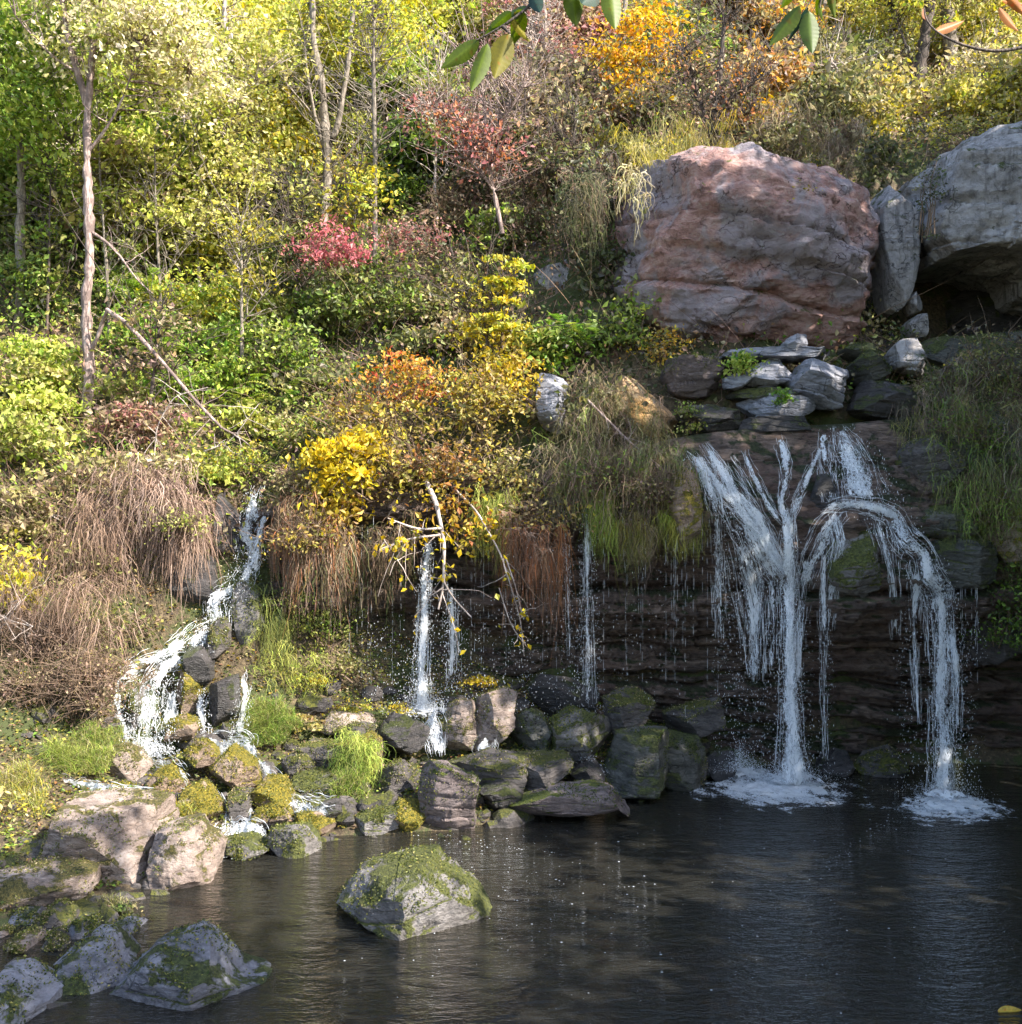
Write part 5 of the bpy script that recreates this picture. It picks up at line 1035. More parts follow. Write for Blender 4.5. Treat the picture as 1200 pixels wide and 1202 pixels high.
# ---- shrubs of the slope: label, u, v, ru, rv, palette, options
SH = [
 ('grey green shrub at the left edge beneath the tall trees', 45, 275, 60, 42, ['green','olive','dull'], {}),
 ('dark green shrub at the left edge above the yellow one', 30, 335, 50, 40, ['green','dark','olive'], {}),
 ('pale lime fern like shrub glowing beside the far left trunk', 142, 320, 32, 45, ['lime','brightgreen','blush'], {}),
 ('brown twiggy shrub beside the upper part of the far left trunk', 160, 275, 40, 30, ['brown','tan','yellowgreen'], dict(bare=150)),
 ('tan and yellow shrub under the slim pale trunk', 265, 275, 55, 35, ['tan','yellowgreen'], dict(bare=200)),
 ('bright yellow green shrub above the leaning dead pole', 235, 350, 62, 35, ['lime','yellow','brightgreen'], {}),
 ('green leafy shrub left of the leaning dead pole top', 165, 385, 45, 35, ['brightgreen','lime','green'], {}),
 ('dark green shrub in the hollow right of the slim pale trunk', 335, 235, 40, 45, ['dark','dull'], {}),
 ('dark leafy shrub beneath the dark hollow on the middle slope', 335, 335, 40, 48, ['dark','green','dull'], {}),
 ('pink red shrub glowing in the middle of the slope', 390, 293, 38, 32, ['magenta','magenta','pink'], dict(size=.08, Y=19.6)),
 ('second fainter pink shrub right of the thin straight sapling', 497, 278, 42, 24, ['magenta','mauve','dull'], dict(size=.07, Y=19.7)),
 ('yellow leaved shrub beside the thin straight sapling', 425, 225, 28, 30, ['gold','lime','yellow'], dict(density=.6)),
 ('broad dull green shrub below the pink red shrub', 435, 350, 68, 52, ['dull','green','olive'], {}),
 ('dull green shrub left of the yellow tiered shrub', 520, 340, 38, 40, ['dull','olive','tan'], dict(bare=120)),
 ('green shrub above the yellow tiered shrub', 580, 270, 38, 28, ['green','dull','lime'], {}),
 ('dark ivy shrub hanging beside the left face of the red boulder', 690, 250, 35, 60, ['dark','dull','dull'], dict(bare=200)),
 ('big dull grey green thicket left of the red boulder', 640, 205, 55, 50, ['dull','dark','mauve'], dict(bare=300)),
 ('grey twiggy thicket beneath the top centre of the slope', 545, 215, 45, 35, ['dull','mauve','dark'], dict(bare=250)),
 ('olive shrub on the shoulder above the left end of the red boulder', 730, 170, 45, 30, ['olive','dull','yellow'], {}),
 ('yellow weed fringe growing on top of the red boulder', 780, 182, 60, 12, ['olive','yellow','tan'], dict(Y=20., size=.06, cr=.09)),
 ('grey green shrub sprawling over the top right of the red boulder', 925, 165, 52, 25, ['dull','olive','tan'], dict(Y=20.3, bare=250)),
 ('small shrub growing from the face of the red boulder', 930, 232, 32, 18, ['olive','yellow','dark'], dict(Y=17.95, size=.06, cr=.08, density=.8)),
 ('dark shrub filling the cleft top between the two huge boulders', 1035, 190, 28, 26, ['dark','dull','olive'], dict(Y=20.5, bare=80)),
 ('thin vine leaves on the left edge of the grey boulder', 1092, 230, 16, 55, ['dark','dull'], dict(Y=18.1, size=.05, cr=.08, density=.5)),
 ('shrub with gold leaves behind the red boulder right of the dark tree', 890, 135, 35, 22, ['gold','orange','dull'], dict(Y=21.)),
 ('pale grass and weeds on top of the far right grey boulder', 1140, 150, 60, 8, ['tan','olive','yellow'], dict(Y=20., size=.05, cr=.07)),
 ('tan undergrowth behind the cleft at the top right', 1000, 140, 60, 28, ['tan','olive','yellow'], {}),
 ('yellow undergrowth under the trees at the top right corner', 1150, 110, 60, 35, ['yellow','tan','yellowgreen'], {}),
 ('olive undergrowth above the right half of the red boulder', 960, 60, 55, 35, ['olive','dull','yellowgreen'], dict(bare=120)),
 ('dull shrub with mauve twigs above the left half of the red boulder', 770, 130, 50, 28, ['mauve','dull','olive'], dict(bare=200)),
 ('yellow green shrub at the left edge below the dark one', 35, 430, 55, 38, ['lime','yellowgreen','green'], {}),
 ('olive shrub just left of the foot of the far left trunk', 48, 450, 38, 32, ['olive','yellowgreen','tan'], {}),
 ('olive shrub at the left edge above the stony litter', 30, 520, 55, 35, ['olive','lime','tan'], {}),
 ('lime shrub under the lower end of the leaning dead pole', 205, 440, 42, 35, ['lime','brightgreen','green'], {}),
 ('reddish twiggy shrub right of the far left trunk foot', 165, 500, 45, 32, ['mauve','pink','tan'], dict(bare=300)),
 ('green shrub right of the leaning dead pole', 330, 420, 45, 42, ['green','dull','lime'], {}),
 ('yellow and olive weeds above the top of the cascade', 290, 540, 55, 25, ['olive','yellow','green'], dict(size=.06)),
 ('olive grassy shrub right of the cascade top', 355, 500, 45, 35, ['olive','green','tan'], dict(size=.07)),
 ('brown shrub with tan leaves above the straw mop', 120, 560, 60, 30, ['tan','brown','olive'], dict(bare=200)),
 ('yellow tiered shrub foot with gold leaves', 590, 400, 38, 25, ['gold','olive','yellow'], {}),
 ('green shrub beneath the grey rock face', 690, 385, 42, 30, ['green','brightgreen','dull'], {}),
 ('bright green spindly shrub against the left foot of the red boulder', 742, 372, 24, 45, ['green','lime','dull'], {}),
 ('gold grassy shrub at the left foot of the red boulder', 778, 408, 25, 22, ['gold','tan','orange'], dict(size=.06)),
 ('leafy green shrub above the upright grey slab', 650, 410, 40, 26, ['green','brightgreen','olive'], {}),
 ('olive drooping shrub between the upright slab and the orange lit slab', 700, 470, 42, 36, ['olive','dull','tan'], dict(bare=200, Y=17.4)),
 ('green weeds under the orange lit slab above the drips', 725, 545, 60, 24, ['green','olive','dull'], dict(Y=16.7, size=.06, bare=150)),
 ('rusty weeds hanging over the brow left of the fall lip', 745, 585, 50, 28, ['mauve','olive','brown'], dict(Y=16.45, size=.055, bare=200)),
 ('small weeds on the dark ledge at the left of the fall lip', 815, 490, 28, 18, ['olive','green','tan'], dict(Y=17.1, size=.05, cr=.07)),
 ('bright green plant growing between the pale stones above the falls', 872, 428, 18, 12, ['brightgreen','lime'], dict(Y=17.35, size=.07, cr=.08)),
 ('small green sprig under the pale slab above the falls', 918, 465, 9, 8, ['brightgreen','green'], dict(Y=17.1, size=.05, cr=.05)),
 ('grey leaved shrub at the right edge above the grass bank', 1170, 425, 55, 30, ['dull','olive','tan'], dict(Y=17.1, size=.055, bare=250)),
 ('dull shrub under the cave mouth', 1110, 450, 35, 25, ['dull','olive'], dict(Y=17.3, size=.05, bare=150)),
 ('mauve shrub at the far right edge beside the green bank', 1190, 480, 28, 28, ['mauve','dull'], dict(Y=16.7, size=.045, bare=120)),
 ('dark green leafy plant clinging low at the right edge', 1190, 700, 30, 45, ['dark','green'], dict(Y=16.3, size=.06)),
 ('dark green leafy plant low on the wall at the right edge', 1175, 735, 25, 25, ['dark','green'], dict(Y=16.35, size=.06)),
 ('red and orange bush crowning the brow above the middle fall', 475, 448, 62, 26, ['red','autumn','orange'], dict(Y=17.6, size=.075)),
 ('broad autumn bush covering the brow above the middle fall', 450, 500, 95, 42, ['autumn','yellow','mauve','olive'], dict(Y=17.3, size=.08, bare=200)),
 ('golden tan bush at the right of the broad autumn bush', 560, 490, 55, 60, ['autumn','tan','yellow'], dict(Y=17.3, size=.08, bare=150)),
 ('yellow leaved shrub above the upright grey slab left side', 600, 440, 35, 35, ['gold','autumn'], dict(Y=17.6, size=.085)),
 ('low olive shrub right of the hanging dead branches', 600, 560, 50, 35, ['olive','autumn','tan'], dict(Y=16.8, size=.07, bare=120)),
 ('pinkish dry weeds above the hanging roots', 640, 600, 45, 25, ['mauve','tan','autumn'], dict(Y=16.55, size=.065, bare=150)),
 ('golden yellow vine mounding over the brow left of the middle fall', 408, 550, 55, 45, ['gold','gold','yellow'], dict(Y=16.6, size=.105, cr=.12)),
 ('yellow leaf vine trailing below the golden mound', 395, 605, 35, 28, ['gold','autumn'], dict(Y=16.55, size=.10, density=.5)),
 ('yellow spotted vine trailing right of the hanging dead branches', 545, 600, 35, 55, ['gold','autumn','rust'], dict(Y=16.55, size=.10, density=.35)),
 ('brown brushy bush mounding on the left bank above the grass', 75, 810, 78, 55, ['brown','tan','mauve'], dict(Y=14.7, size=.045, bare=900, density=1.6, cr=.1)),
 ('pinkish straw bush at the left edge under the mossy slope', 60, 735, 70, 38, ['straw','brown','mauve'], dict(Y=15.3, size=.045, bare=700, density=1.3, cr=.1)),
 ('yellow leaved shrub poking in at the left edge half way up', 12, 680, 30, 45, ['yellow','gold','lime'], dict(Y=15.4, size=.085)),
 ('olive bush on the left slope between straw mop and left edge', 90, 650, 60, 50, ['olive','tan','brown'], dict(Y=16.2, size=.06, bare=250)),
 ('yellow green weeds at the left edge beside the tan boulder', 25, 965, 42, 38, ['lime','yellow','tan'], dict(Y=12.7, size=.06)),
 ('dark mossy undergrowth on the slope above the brown bush', 110, 730, 50, 28, ['dark','olive'], dict(Y=15.8, size=.06)),
 ('small leafy weeds in the hollow under the biggest tan boulder', 140, 1068, 20, 10, ['dull','green','tan'], dict(Y=11.0, size=.04, cr=.05)),
 ('moss cushion plants on the wall beside the cascade', 380, 740, 28, 38, ['lime','olive','dark'], dict(Y=16.75, size=.05, cr=.09)),
 ('yellow green moss cushion below the wall plants', 365, 800, 30, 15, ['lime','gold'], dict(Y=16.3, size=.035, cr=.07)),
 ('moss cushion at the right of the bright grass tuft', 412, 826, 30, 9, ['lime','gold','olive'], dict(Y=16.0, size=.035, cr=.06)),
 ('yellow leaf litter heap beside the middle splash', 560, 800, 25, 6, ['gold','autumn'], dict(Y=16.3, size=.06, cr=.06)),
 ('shrub of fallen gold leaves at the foot of the moss cushions', 350, 848, 35, 10, ['tan','autumn'], dict(Y=15.7, size=.06, cr=.06)),
 ('lime sapling at the left edge between the two tall trunks', 60, 185, 42, 30, ['lime','green'], {}),
 ('blush leaved sapling right of the fork of the far left trunk', 150, 110, 45, 28, ['blush','yellowgreen'], {}),
 ('lime sapling right of the middle of the far left trunk', 185, 250, 48, 30, ['lime','yellowgreen'], {}),
 ('yellow green sapling left of the slim pale trunk', 232, 300, 42, 28, ['lime','yellow'], {}),
 ('brownish sapling behind the glowing lime shrub', 120, 235, 32, 25, ['tan','brown','yellowgreen'], dict(bare=150)),
 ('bright green bush behind the leaning dead pole', 255, 398, 48, 28, ['brightgreen','lime'], {}),
 ('yellow green bush right of the slim pale trunk foot', 305, 300, 36, 30, ['yellowgreen','olive'], {}),
 ('olive bush above the green shrub right of the dead pole', 315, 370, 40, 26, ['olive','lime'], {}),
 ('yellow green bush at the left edge over the olive one', 45, 478, 52, 24, ['yellowgreen','lime'], {}),
 ('brown olive bush between the far left trunk and the reddish shrub', 150, 465, 28, 20, ['brown','olive','lime'], {}),
 ('lime bush hiding the lower half of the leaning dead pole', 275, 440, 38, 24, ['lime','green'], {}),
 ('yellow green bush above the weeds at the cascade top', 310, 495, 42, 20, ['yellowgreen','olive'], {}),
 ('tan leafed bush at the left edge beside the bleached twig fork', 30, 598, 52, 28, ['tan','olive','brown'], dict(bare=200)),
 ('tan bush on the slope above the middle of the straw mop', 180, 548, 48, 16, ['tan','blush','olive'], dict(bare=200)),
 ('lime olive bush left of the cascade top', 238, 550, 32, 18, ['lime','olive'], {}),
 ('olive dull bush between the fern and the broad autumn bush', 385, 445, 36, 26, ['olive','dull'], {}),
 ('dull leafy bush under the pink red shrub', 375, 375, 36, 30, ['dull','green'], {}),
 ('dark leafy bush behind the thin straight sapling', 465, 220, 34, 30, ['dark','green'], {}),
 ('yellow leaved sapling at the top left of the forked grey tree', 300, 95, 40, 32, ['yellow','yellowgreen'], {}),
 ('lime sapling at the top between forked tree and thin sapling', 425, 90, 30, 30, ['lime','yellow'], {}),
 ('olive sapling left of the thin straight sapling', 415, 155, 28, 26, ['olive','yellowgreen'], dict(bare=100)),
 ('grey mauve twiggy bush left of the small pinkish tree', 535, 250, 36, 26, ['dull','mauve'], dict(bare=500, density=.6)),
 ('mauve twig thicket at the top centre above the small pinkish tree', 600, 150, 45, 30, ['mauve','dull'], dict(bare=900, density=.5)),
 ('pale mauve twig thicket right of the top centre', 665, 150, 45, 30, ['mauve','dull','pink'], dict(bare=900, density=.5)),
 ('dull twig thicket above the dark hanging vines', 690, 200, 38, 26, ['dull','mauve'], dict(bare=700, density=.6)),
 ('dull twig thicket right of the small pinkish tree foot', 625, 262, 38, 24, ['dull','dark'], dict(bare=600, density=.7)),
 ('pinkish twig thicket above the coral leaves', 545, 110, 36, 22, ['mauve','pink','tan'], dict(bare=500, density=.6)),
 ('mauve twig bush above the left shoulder of the red boulder', 745, 120, 36, 20, ['mauve','olive'], dict(bare=500, density=.6)),
 ('dark ivy bush beneath the dark hanging vines', 712, 310, 24, 34, ['dark','dull'], {}),
 ('tan twiggy bush left of the yellow tiered shrub foot', 535, 392, 32, 22, ['tan','mauve','olive'], dict(bare=300)),
 ('olive bush below the dull green shrubs in the middle', 475, 402, 34, 20, ['olive','dull'], {}),
 ('autumn coloured bush hanging over the brow beside the middle fall', 470, 565, 48, 30, ['autumn','brown','olive'], dict(Y=16.85, size=.08, bare=300)),
 ('rusty leaved bush over the brow right of the golden vine', 515, 545, 40, 30, ['rust','autumn','tan'], dict(Y=16.8, size=.075, bare=200)),
 ('brown leafed bush on the brow right of the cascade top', 345, 580, 34, 28, ['olive','tan','brown'], dict(Y=16.75, size=.07, bare=150)),
 ('leafy grey green bush on the green bank at the right edge', 1150, 500, 45, 30, ['dull','green','olive'], dict(Y=16.5, size=.05, bare=200)),
 ('leafy moss green bush low on the green bank at the right', 1160, 590, 34, 26, ['olive','green','dark'], dict(Y=16.15, size=.045, bare=100)),
 ('tan twig thicket behind the red boulder near its right shoulder', 985, 165, 32, 20, ['tan','dull'], dict(Y=20.8, bare=600, density=.6)),
 ('tan twig thicket left of the cleft behind the red boulder', 1015, 120, 34, 22, ['tan','olive'], dict(bare=600, density=.5)),
 ('mauve twig thicket behind the middle of the red boulder', 870, 120, 40, 20, ['mauve','tan'], dict(bare=700, density=.5)),
 ('leafy brown weeds over the crown of the straw mop', 165, 590, 48, 14, ['brown','olive','tan'], dict(Y=16.4, size=.05, bare=300)),
 ('green and tan weeds on the right half of the straw mop', 210, 615, 28, 16, ['olive','lime','tan'], dict(Y=16.1, size=.05, bare=200)),
 ('brown leaved weeds over the hanging roots right of the cascade', 360, 625, 36, 20, ['brown','autumn','olive'], dict(Y=16.2, size=.06, bare=300)),
 ('olive weeds spilling over the tangled dead grass on the brow', 700, 560, 40, 18, ['olive','green','dull'], dict(Y=16.2, size=.05, bare=200)),
 ('mauve weeds spilling over the brow near the waterfall', 775, 570, 30, 20, ['mauve','olive'], dict(Y=16.0, size=.045, bare=200)),
 ('mossy leaf patch on the slope between roots and moss curtain', 345, 700, 24, 22, ['mossy','olive','green'], dict(Y=16.6, size=.04, cr=.08)),
 ('olive weeds covering the earth left of the middle splash', 400, 780, 34, 16, ['olive','mossy','tan'], dict(Y=16.4, size=.045, cr=.08)),
 ('dark weeds on the earth below the straw mop', 150, 735, 38, 20, ['dark','olive','brown'], dict(Y=15.9, size=.05, bare=100)),
 ('olive weeds spilling beside the left arm of the cascade', 118, 780, 24, 26, ['olive','brown','lime'], dict(Y=15.1, size=.045, bare=80)),
 ('small gold weeds among the rocks above the upright pinkish rock', 470, 830, 22, 7, ['gold','olive'], dict(Y=15.9, size=.04, cr=.05)),
 ('dark green moss plants on the wall left of the middle fall', 405, 705, 26, 30, ['dark','olive'], dict(Y=17.0, size=.04, cr=.08)),
 ('olive moss plants on the wall under the brown roots', 330, 790, 26, 20, ['olive','lime','dark'], dict(Y=16.4, size=.04, cr=.08)),
]
for i, (lb, u, v, ru, rv, pal, kw) in enumerate(SH): shrub(lb, u, v, ru, rv, pal, 300+i, **kw)
# yellow shrub in tiers
tv = thing('shrub', 'shrub with bright yellow leaves in flat horizontal tiers above the autumn bushes', 'shrub', W(592,405,17.9))
rng = np.random.default_rng(5); E_ = [(*W(x_, y, 17.7), w_/F*17.6, .3, .02) for x_, y, w_ in ((588, 303, 26), (604, 312, 24), (586, 330, 28), (600, 338, 22), (590, 354, 34), (578, 372, 20), (600, 384, 30))]
V, Fc, col, CC = cloud(E_, 170, 5, .095, ['gold', 'yellow', 'lime'], rng, .08, flat=.15, droop=.5); mesh_obj('foliage', V, Fc, LEAF, tv, smooth=False, col=col)
st = np.array([W(590, y, 17.85) for y in np.linspace(410, 300, 12)]); V, Fc, _ = merge([tubes(st[None], np.linspace(.02, .006, 12)[None]), twigs_to(CC[::2], st, .006, .002, rng)]); mesh_obj('stems', V, Fc, STRAND, tv, col=np.array((.12, .08, .07)))

# ---- ferns
def fern(label, u, v, Y, n, L, seed, name='fern', pal='brightgreen', hang=.3):
    rng = np.random.default_rng(seed); c = W(u, v, Y); a = rng.uniform(0, 2*pi, n); K = 14; s = np.linspace(0, 1, K)[None]
    l = L*rng.uniform(.6, 1.2, n)[:, None]
    P = np.stack([c[0]+np.cos(a)[:, None]*l*s*.8+rng.normal(0, .15, (n, 1)), c[1]+(np.sin(a)*.6-.4)[:, None]*l*s*.8, c[2]+l*(s*.8-hang*2.2*s**2)+rng.normal(0, .1, (n, 1))], -1)
    T = np.gradient(P, axis=1); T /= np.linalg.norm(T, axis=2, keepdims=True); S = np.cross(T, np.array([0, 0, 1.])); S /= np.linalg.norm(S, axis=2, keepdims=True)+1e-9
    w = l*.22*np.sin(np.pi*np.linspace(.12, 1, K))[None]
    vs = []
    for sg in (-1, 1):
        b0 = P; tip = P+S*w[..., None]*sg+T*w[..., None]*.3; h1 = P+T*(l*.035)[..., None]; vs.append(np.stack([b0, tip, h1], 2).reshape(-1, 3))
    V = np.concatenate(vs); Fc = np.arange(len(V)).reshape(-1, 3)
    cc = np.repeat(mixpal(pal, n, rng), K*3, 0); cc = np.concatenate([cc, cc])
    V2, F2 = tubes(P, .004); V, Fc, col = merge([(V, Fc, cc), (V2, F2, np.array((.2, .25, .06)))])
    o = mesh_obj(name, V-c, Fc, LEAF, smooth=False, col=col); o.location = tuple(c); tag(o, label, 'fern')
for i, (lb, u, v, Y, n, L) in enumerate([
  ('bright fern right of the lower end of the leaning dead pole', 285, 480, 19., 26, .75), ('fern patch between the pole and the reddish shrub', 215, 505, 18.8, 22, .6),
  ('pale sunlit fern beside the glowing lime shrub', 160, 345, 20.3, 20, .8), ('fern above the leaning dead pole', 190, 415, 19.6, 20, .7),
  ('fern hanging left of the golden vine', 335, 470, 18.6, 18, .6), ('small fern above the cascade top', 262, 545, 17.7, 16, .4), ('fern under the yellow tiered shrub right side', 680, 395, 18.2, 18, .5)]):
    fern(lb, u, v, Y, n, L, 400+i, pal=['brightgreen', 'lime'])

# ---- strands, grass, roots
mop('big straw coloured mop of dead grass drooping beside the top of the cascade', [(110,590,16.9),(150,578,16.7),(190,585,16.6),(220,605,16.7),(236,625,16.8)], 2800, .85, ['straw','straw','brown'], 501, fwd=.45, spread=.11, width=.011)
mop('darker tangle of dead grass hanging left of the straw mop', [(80,640,16.3),(120,625,16.3),(150,640,16.3)], 900, .65, ['brown','straw','brown'], 502, fwd=.4, spread=.15)
mop('pinkish dry grass drooping at the left edge above the brown bush', [(-20,700,15.3),(40,690,15.2),(100,705,15.1),(135,725,15.2)], 1100, .5, ['straw','brown','brown'], 503, fwd=.5, spread=.14)
mop('reddish brown roots and dead grass hanging right of the cascade', [(325,605,16.7),(350,610,16.6),(385,625,16.55),(412,650,16.6)], 1300, 1.15, ['brown','straw','brown','rust','dark'], 504, name='hanging_roots', cat='roots', fwd=.25, spread=.1, width=.01)
mop('long brown roots hanging under the dry weeds in the middle of the brow', [(590,620,16.5),(625,630,16.45),(660,640,16.5)], 700, 1.15, ['brown','rust','straw'], 505, name='hanging_roots', cat='roots', fwd=.15, spread=.06, tube=True, width=.008)
mop('yellow green moss beard hanging left of the thin drips', [(560,590,16.6),(600,590,16.55)], 500, .8, ['olive','lime'], 506, name='moss_beard', cat='moss', fwd=.12, spread=.06)
mop('bright green moss beard hanging right of the thin drips', [(695,592,16.5),(722,592,16.45)], 700, .7, ['lime','olive','mossy','green'], 507, name='moss_beard', cat='moss', fwd=.12, spread=.06)
mop('yellow moss beard with dead roots left of the fall lip', [(735,615,16.4),(765,625,16.4)], 600, .6, ['mossgold','olive','brown','straw'], 508, name='moss_beard', cat='moss', fwd=.12, spread=.06)
mop('lime moss beard at the left border of the waterfall', [(778,600,16.25),(800,606,16.2),(820,600,16.2)], 800, .5, ['lime','mossgold','olive'], 509, name='moss_beard', cat='moss', fwd=.1, spread=.05)
mop('tangled dead grass on the brow above the bright moss beards', [(650,555,16.7),(700,545,16.6),(760,555,16.5),(800,560,16.4)], 1900, .55, ['straw','olive','brown','green','mauve'], 510, fwd=.4, spread=.12)
mop('grey green grass tangle under the orange lit slab', [(670,500,17.1),(720,495,17.),(770,510,16.9)], 1300, .4, ['dull','olive','straw','brown'], 511, fwd=.35, spread=.12)
mop('dense green moss curtain on the wall right of the cascade', [(300,720,16.5),(320,740,16.4),(345,745,16.6)], 600, .8, ['dark','olive','mossy'], 512, name='moss_beard', cat='moss', fwd=.08, spread=.09)
mop('yellow lit moss curtain low on the wall right of the cascade', [(300,770,16.2),(340,780,16.3),(372,790,16.3)], 500, .4, ['mossgold','olive','mossy','lime'], 513, name='moss_beard', cat='moss', fwd=.08, spread=.09)
mop('dark roots hanging in the shadow under the golden vine', [(420,640,16.7),(460,630,16.7),(490,625,16.8)], 500, .9, ['brown','dark'], 514, name='hanging_roots', cat='roots', fwd=.15, spread=.08, tube=True, width=.008)
mop('green grass bank drooping over the right edge beside the falls', [(1085,470,16.75),(1130,500,16.6),(1170,530,16.4),(1230,545,16.3)], 1300, .5, ['green','olive','dull','straw'], 515, name='grass_bank', cat='grass', fwd=.35, spread=.2)
mop('brighter green grass below the mauve shrub at the right edge', [(1110,560,16.5),(1150,580,16.3),(1230,590,16.2)], 1500, .55, ['green','olive','dull'], 516, name='grass_bank', cat='grass', fwd=.3, spread=.16)
mop('thin pale roots dangling down the left of the green bank', [(1060,480,17.),(1090,470,16.9),(1110,470,16.8)], 160, .8, ['straw','dull'], 517, name='hanging_roots', cat='roots', fwd=.1, spread=.1, tube=True, width=.006)
mop('pale dead vine roots hanging on the left end of the red boulder', [(722,205,18.3),(740,210,18.2),(752,215,18.2)], 110, .65, ['blush','tan'], 518, name='hanging_roots', cat='roots', fwd=.15, spread=.08, tube=True, width=.014)
mop('dark vines hanging down left of the red boulder', [(655,240,19.),(690,230,18.9),(712,230,18.9)], 420, .9, ['dull','dark','brown'], 519, name='hanging_vines', cat='vines', fwd=.25, spread=.14, tube=True, width=.009)
mop('pale dry grass and twigs over the top right of the red boulder', [(880,170,19.8),(930,160,19.7),(980,170,19.8),(1005,190,19.7)], 700, .35, ['tan','straw','dull','brown'], 520, name='dry_grass', cat='dry grass', fwd=.5, spread=.16)
mop('yellow grass fringe along the top of the red boulder', [(725,195,19.1),(780,182,19.2),(850,176,19.3)], 700, .15, ['tan','gold','olive'], 521, name='dry_grass', cat='dry grass', fwd=.25, spread=.1, stiff=1.6)
mop('grass trailing over the left rim of the dark flat rock pile', [(400,880,14.8),(425,880,14.6),(445,885,14.6)], 900, .35, ['lime','green','olive'], 522, name='trailing_grass', cat='grass', fwd=.15, spread=.07)
tuft('bright green grass tuft beside the cascade foot', 318, 850, 15.5, 38, 24, 3800, .2, ['brightgreen','brightgreen','lime'], 531)
tuft('sunlit lime grass bank at the left under the brown bush', 55, 893, 13.9, 84, 22, 6500, .17, ['lime','brightgreen','lime'], 532, name='grass_bank', cat='grass')
tuft('lime grass right end beside the pale tilted slab', 112, 878, 14.2, 30, 28, 2200, .17, ['brightgreen','lime'], 533)
tuft('yellow straw grass at the left edge beside the tan boulder', 15, 945, 12.9, 48, 40, 3600, .24, ['yellow','tan','lime'], 534)
tuft('grass growing in front of the yellow mossed rock', 412, 925, 14.3, 24, 20, 1500, .15, ['lime','green','brightgreen'], 535)
tuft('golden grass strip between the tan boulder and the rills', 200, 955, 13.2, 30, 10, 1500, .14, ['gold','olive','lime'], 536)
tuft('low dull grass at the foot of the biggest tan boulder', 120, 1062, 11.2, 40, 8, 700, .13, ['olive','tan','dull'], 537)
tuft('mossy fringe on the far side of the flat pale ledge at left', 60, 1018, 11.8, 50, 8, 1500, .14, ['olive','tan','lime'], 538)

# ---- dead branches
def branchwork(name, label, cat, main, r, seed, nsub=20, L=.6, mat=None, leaves=0, pal='gold', size=.1, down=.2):
    rng = np.random.default_rng(seed); parts = []; pts = []
    for i, (p, a, b_) in enumerate(main):
        v_, f_, c_ = limb(p, a*r, b_*r, 7, step=.06, seed=seed+i); parts.append((v_, f_)); pts.append(c_)
    BP = np.concatenate(pts); base = BP[0]
    t = thing(name, label, cat, base)
    if nsub:
        k = rng.integers(len(BP)//5, len(BP), nsub); d = rng.normal(size=(nsub, 3)); d[:, 2] -= down
        Q = curve(BP[k], BP[k]+d*rng.uniform(.3, 1, (nsub, 1))*L*.6, 6, rng, .14); parts.append(tubes(Q, np.linspace(.009, .002, 6)[None]))
        if leaves:
            C = Q.reshape(-1, 3)[rng.integers(0, nsub*6, leaves)]+rng.normal(size=(leaves, 3))*.04
            V, Fc = leaf_verts(C, size*rng.uniform(.7, 1.2, leaves), rng, .2, asp=.75, droop=.6); mesh_obj('leaves', V, Fc, LEAF, t, smooth=False, col=np.repeat(mixpal(pal, leaves, rng), 4, 0))
    V, Fc, _ = merge(parts); mesh_obj('wood', V, Fc, mat or PALEBARK, t); return t
branchwork('dead_pole', 'pale broken dead pole leaning down to the right across the left slope', 'dead branch', [([W(126,364,18.4), W(150,380,18.2), W(185,418,18.), W(225,465,17.9), W(262,503,17.9)], .8, .5), ([W(262,503,17.9), W(285,515,17.9), W(300,530,17.8)], .4, .2)], .05, 601, 14, .8, mat=MIDBARK)
branchwork('dead_branch', 'pale dead tree top hanging over the middle fall with yellow leaves', 'dead branch',
  [([W(498,560,16.8), W(512,590,16.4), W(522,640,16.2), W(522,690,16.15), W(515,715,16.1)], 1.25, .5), ([W(519,620,16.25), W(490,622,16.0), W(455,608,15.9)], .6, .3), ([W(517,628,16.2), W(480,632,16.), W(446,645,15.9)], .6, .3),
   ([W(520,680,16.15), W(530,700,16.1), W(553,724,16.)], .5, .25), ([W(520,690,16.1), W(508,698,16.)], .5, .25), ([W(480,632,16.), W(462,660,15.9), W(458,675,15.9)], .35, .15)], .034, 602, 34, .7, leaves=110)
branchwork('dead_branch', 'long slanting dead twig hanging right of the middle fall', 'dead branch',
  [([W(535,575,16.6), W(560,600,16.3), W(588,650,16.1), W(600,690,16.1), W(612,730,16.1), W(616,770,16.1)], .8, .25), ([W(586,690,16.1), W(600,735,16.), W(615,755,16.)], .5, .2), ([W(594,655,16.1), W(606,690,16.), W(612,718,16.)], .45, .2)], .022, 603, 20, .5, leaves=26)
branchwork('dead_branch', 'grey dead limb lying along the brow above the bright moss beards', 'dead branch', [([W(690,470,16.9), W(740,520,16.5), W(790,560,16.2), W(806,580,16.1)], 1, .5)], .02, 604, 30, .5, mat=MIDBARK)
branchwork('dead_branch', 'bleached twig fork on the slope left of the far left trunk', 'dead branch', [([W(-5,570,17.), W(30,590,16.6), W(70,610,16.4)], 1, .4), ([W(30,590,16.6), W(50,570,16.5)], .6, .2)], .025, 605, 12, .5)
branchwork('dead_branch', 'grey twigs sprawling at the left edge above the pinkish straw', 'dead branch', [([W(-20,710,14.9), W(10,728,14.8), W(40,735,14.8)], 1, .4), ([W(10,728,14.8), W(25,705,14.8)], .6, .2), ([W(5,725,14.8), W(20,750,14.8)], .6, .2)], .02, 606, 20, .5)
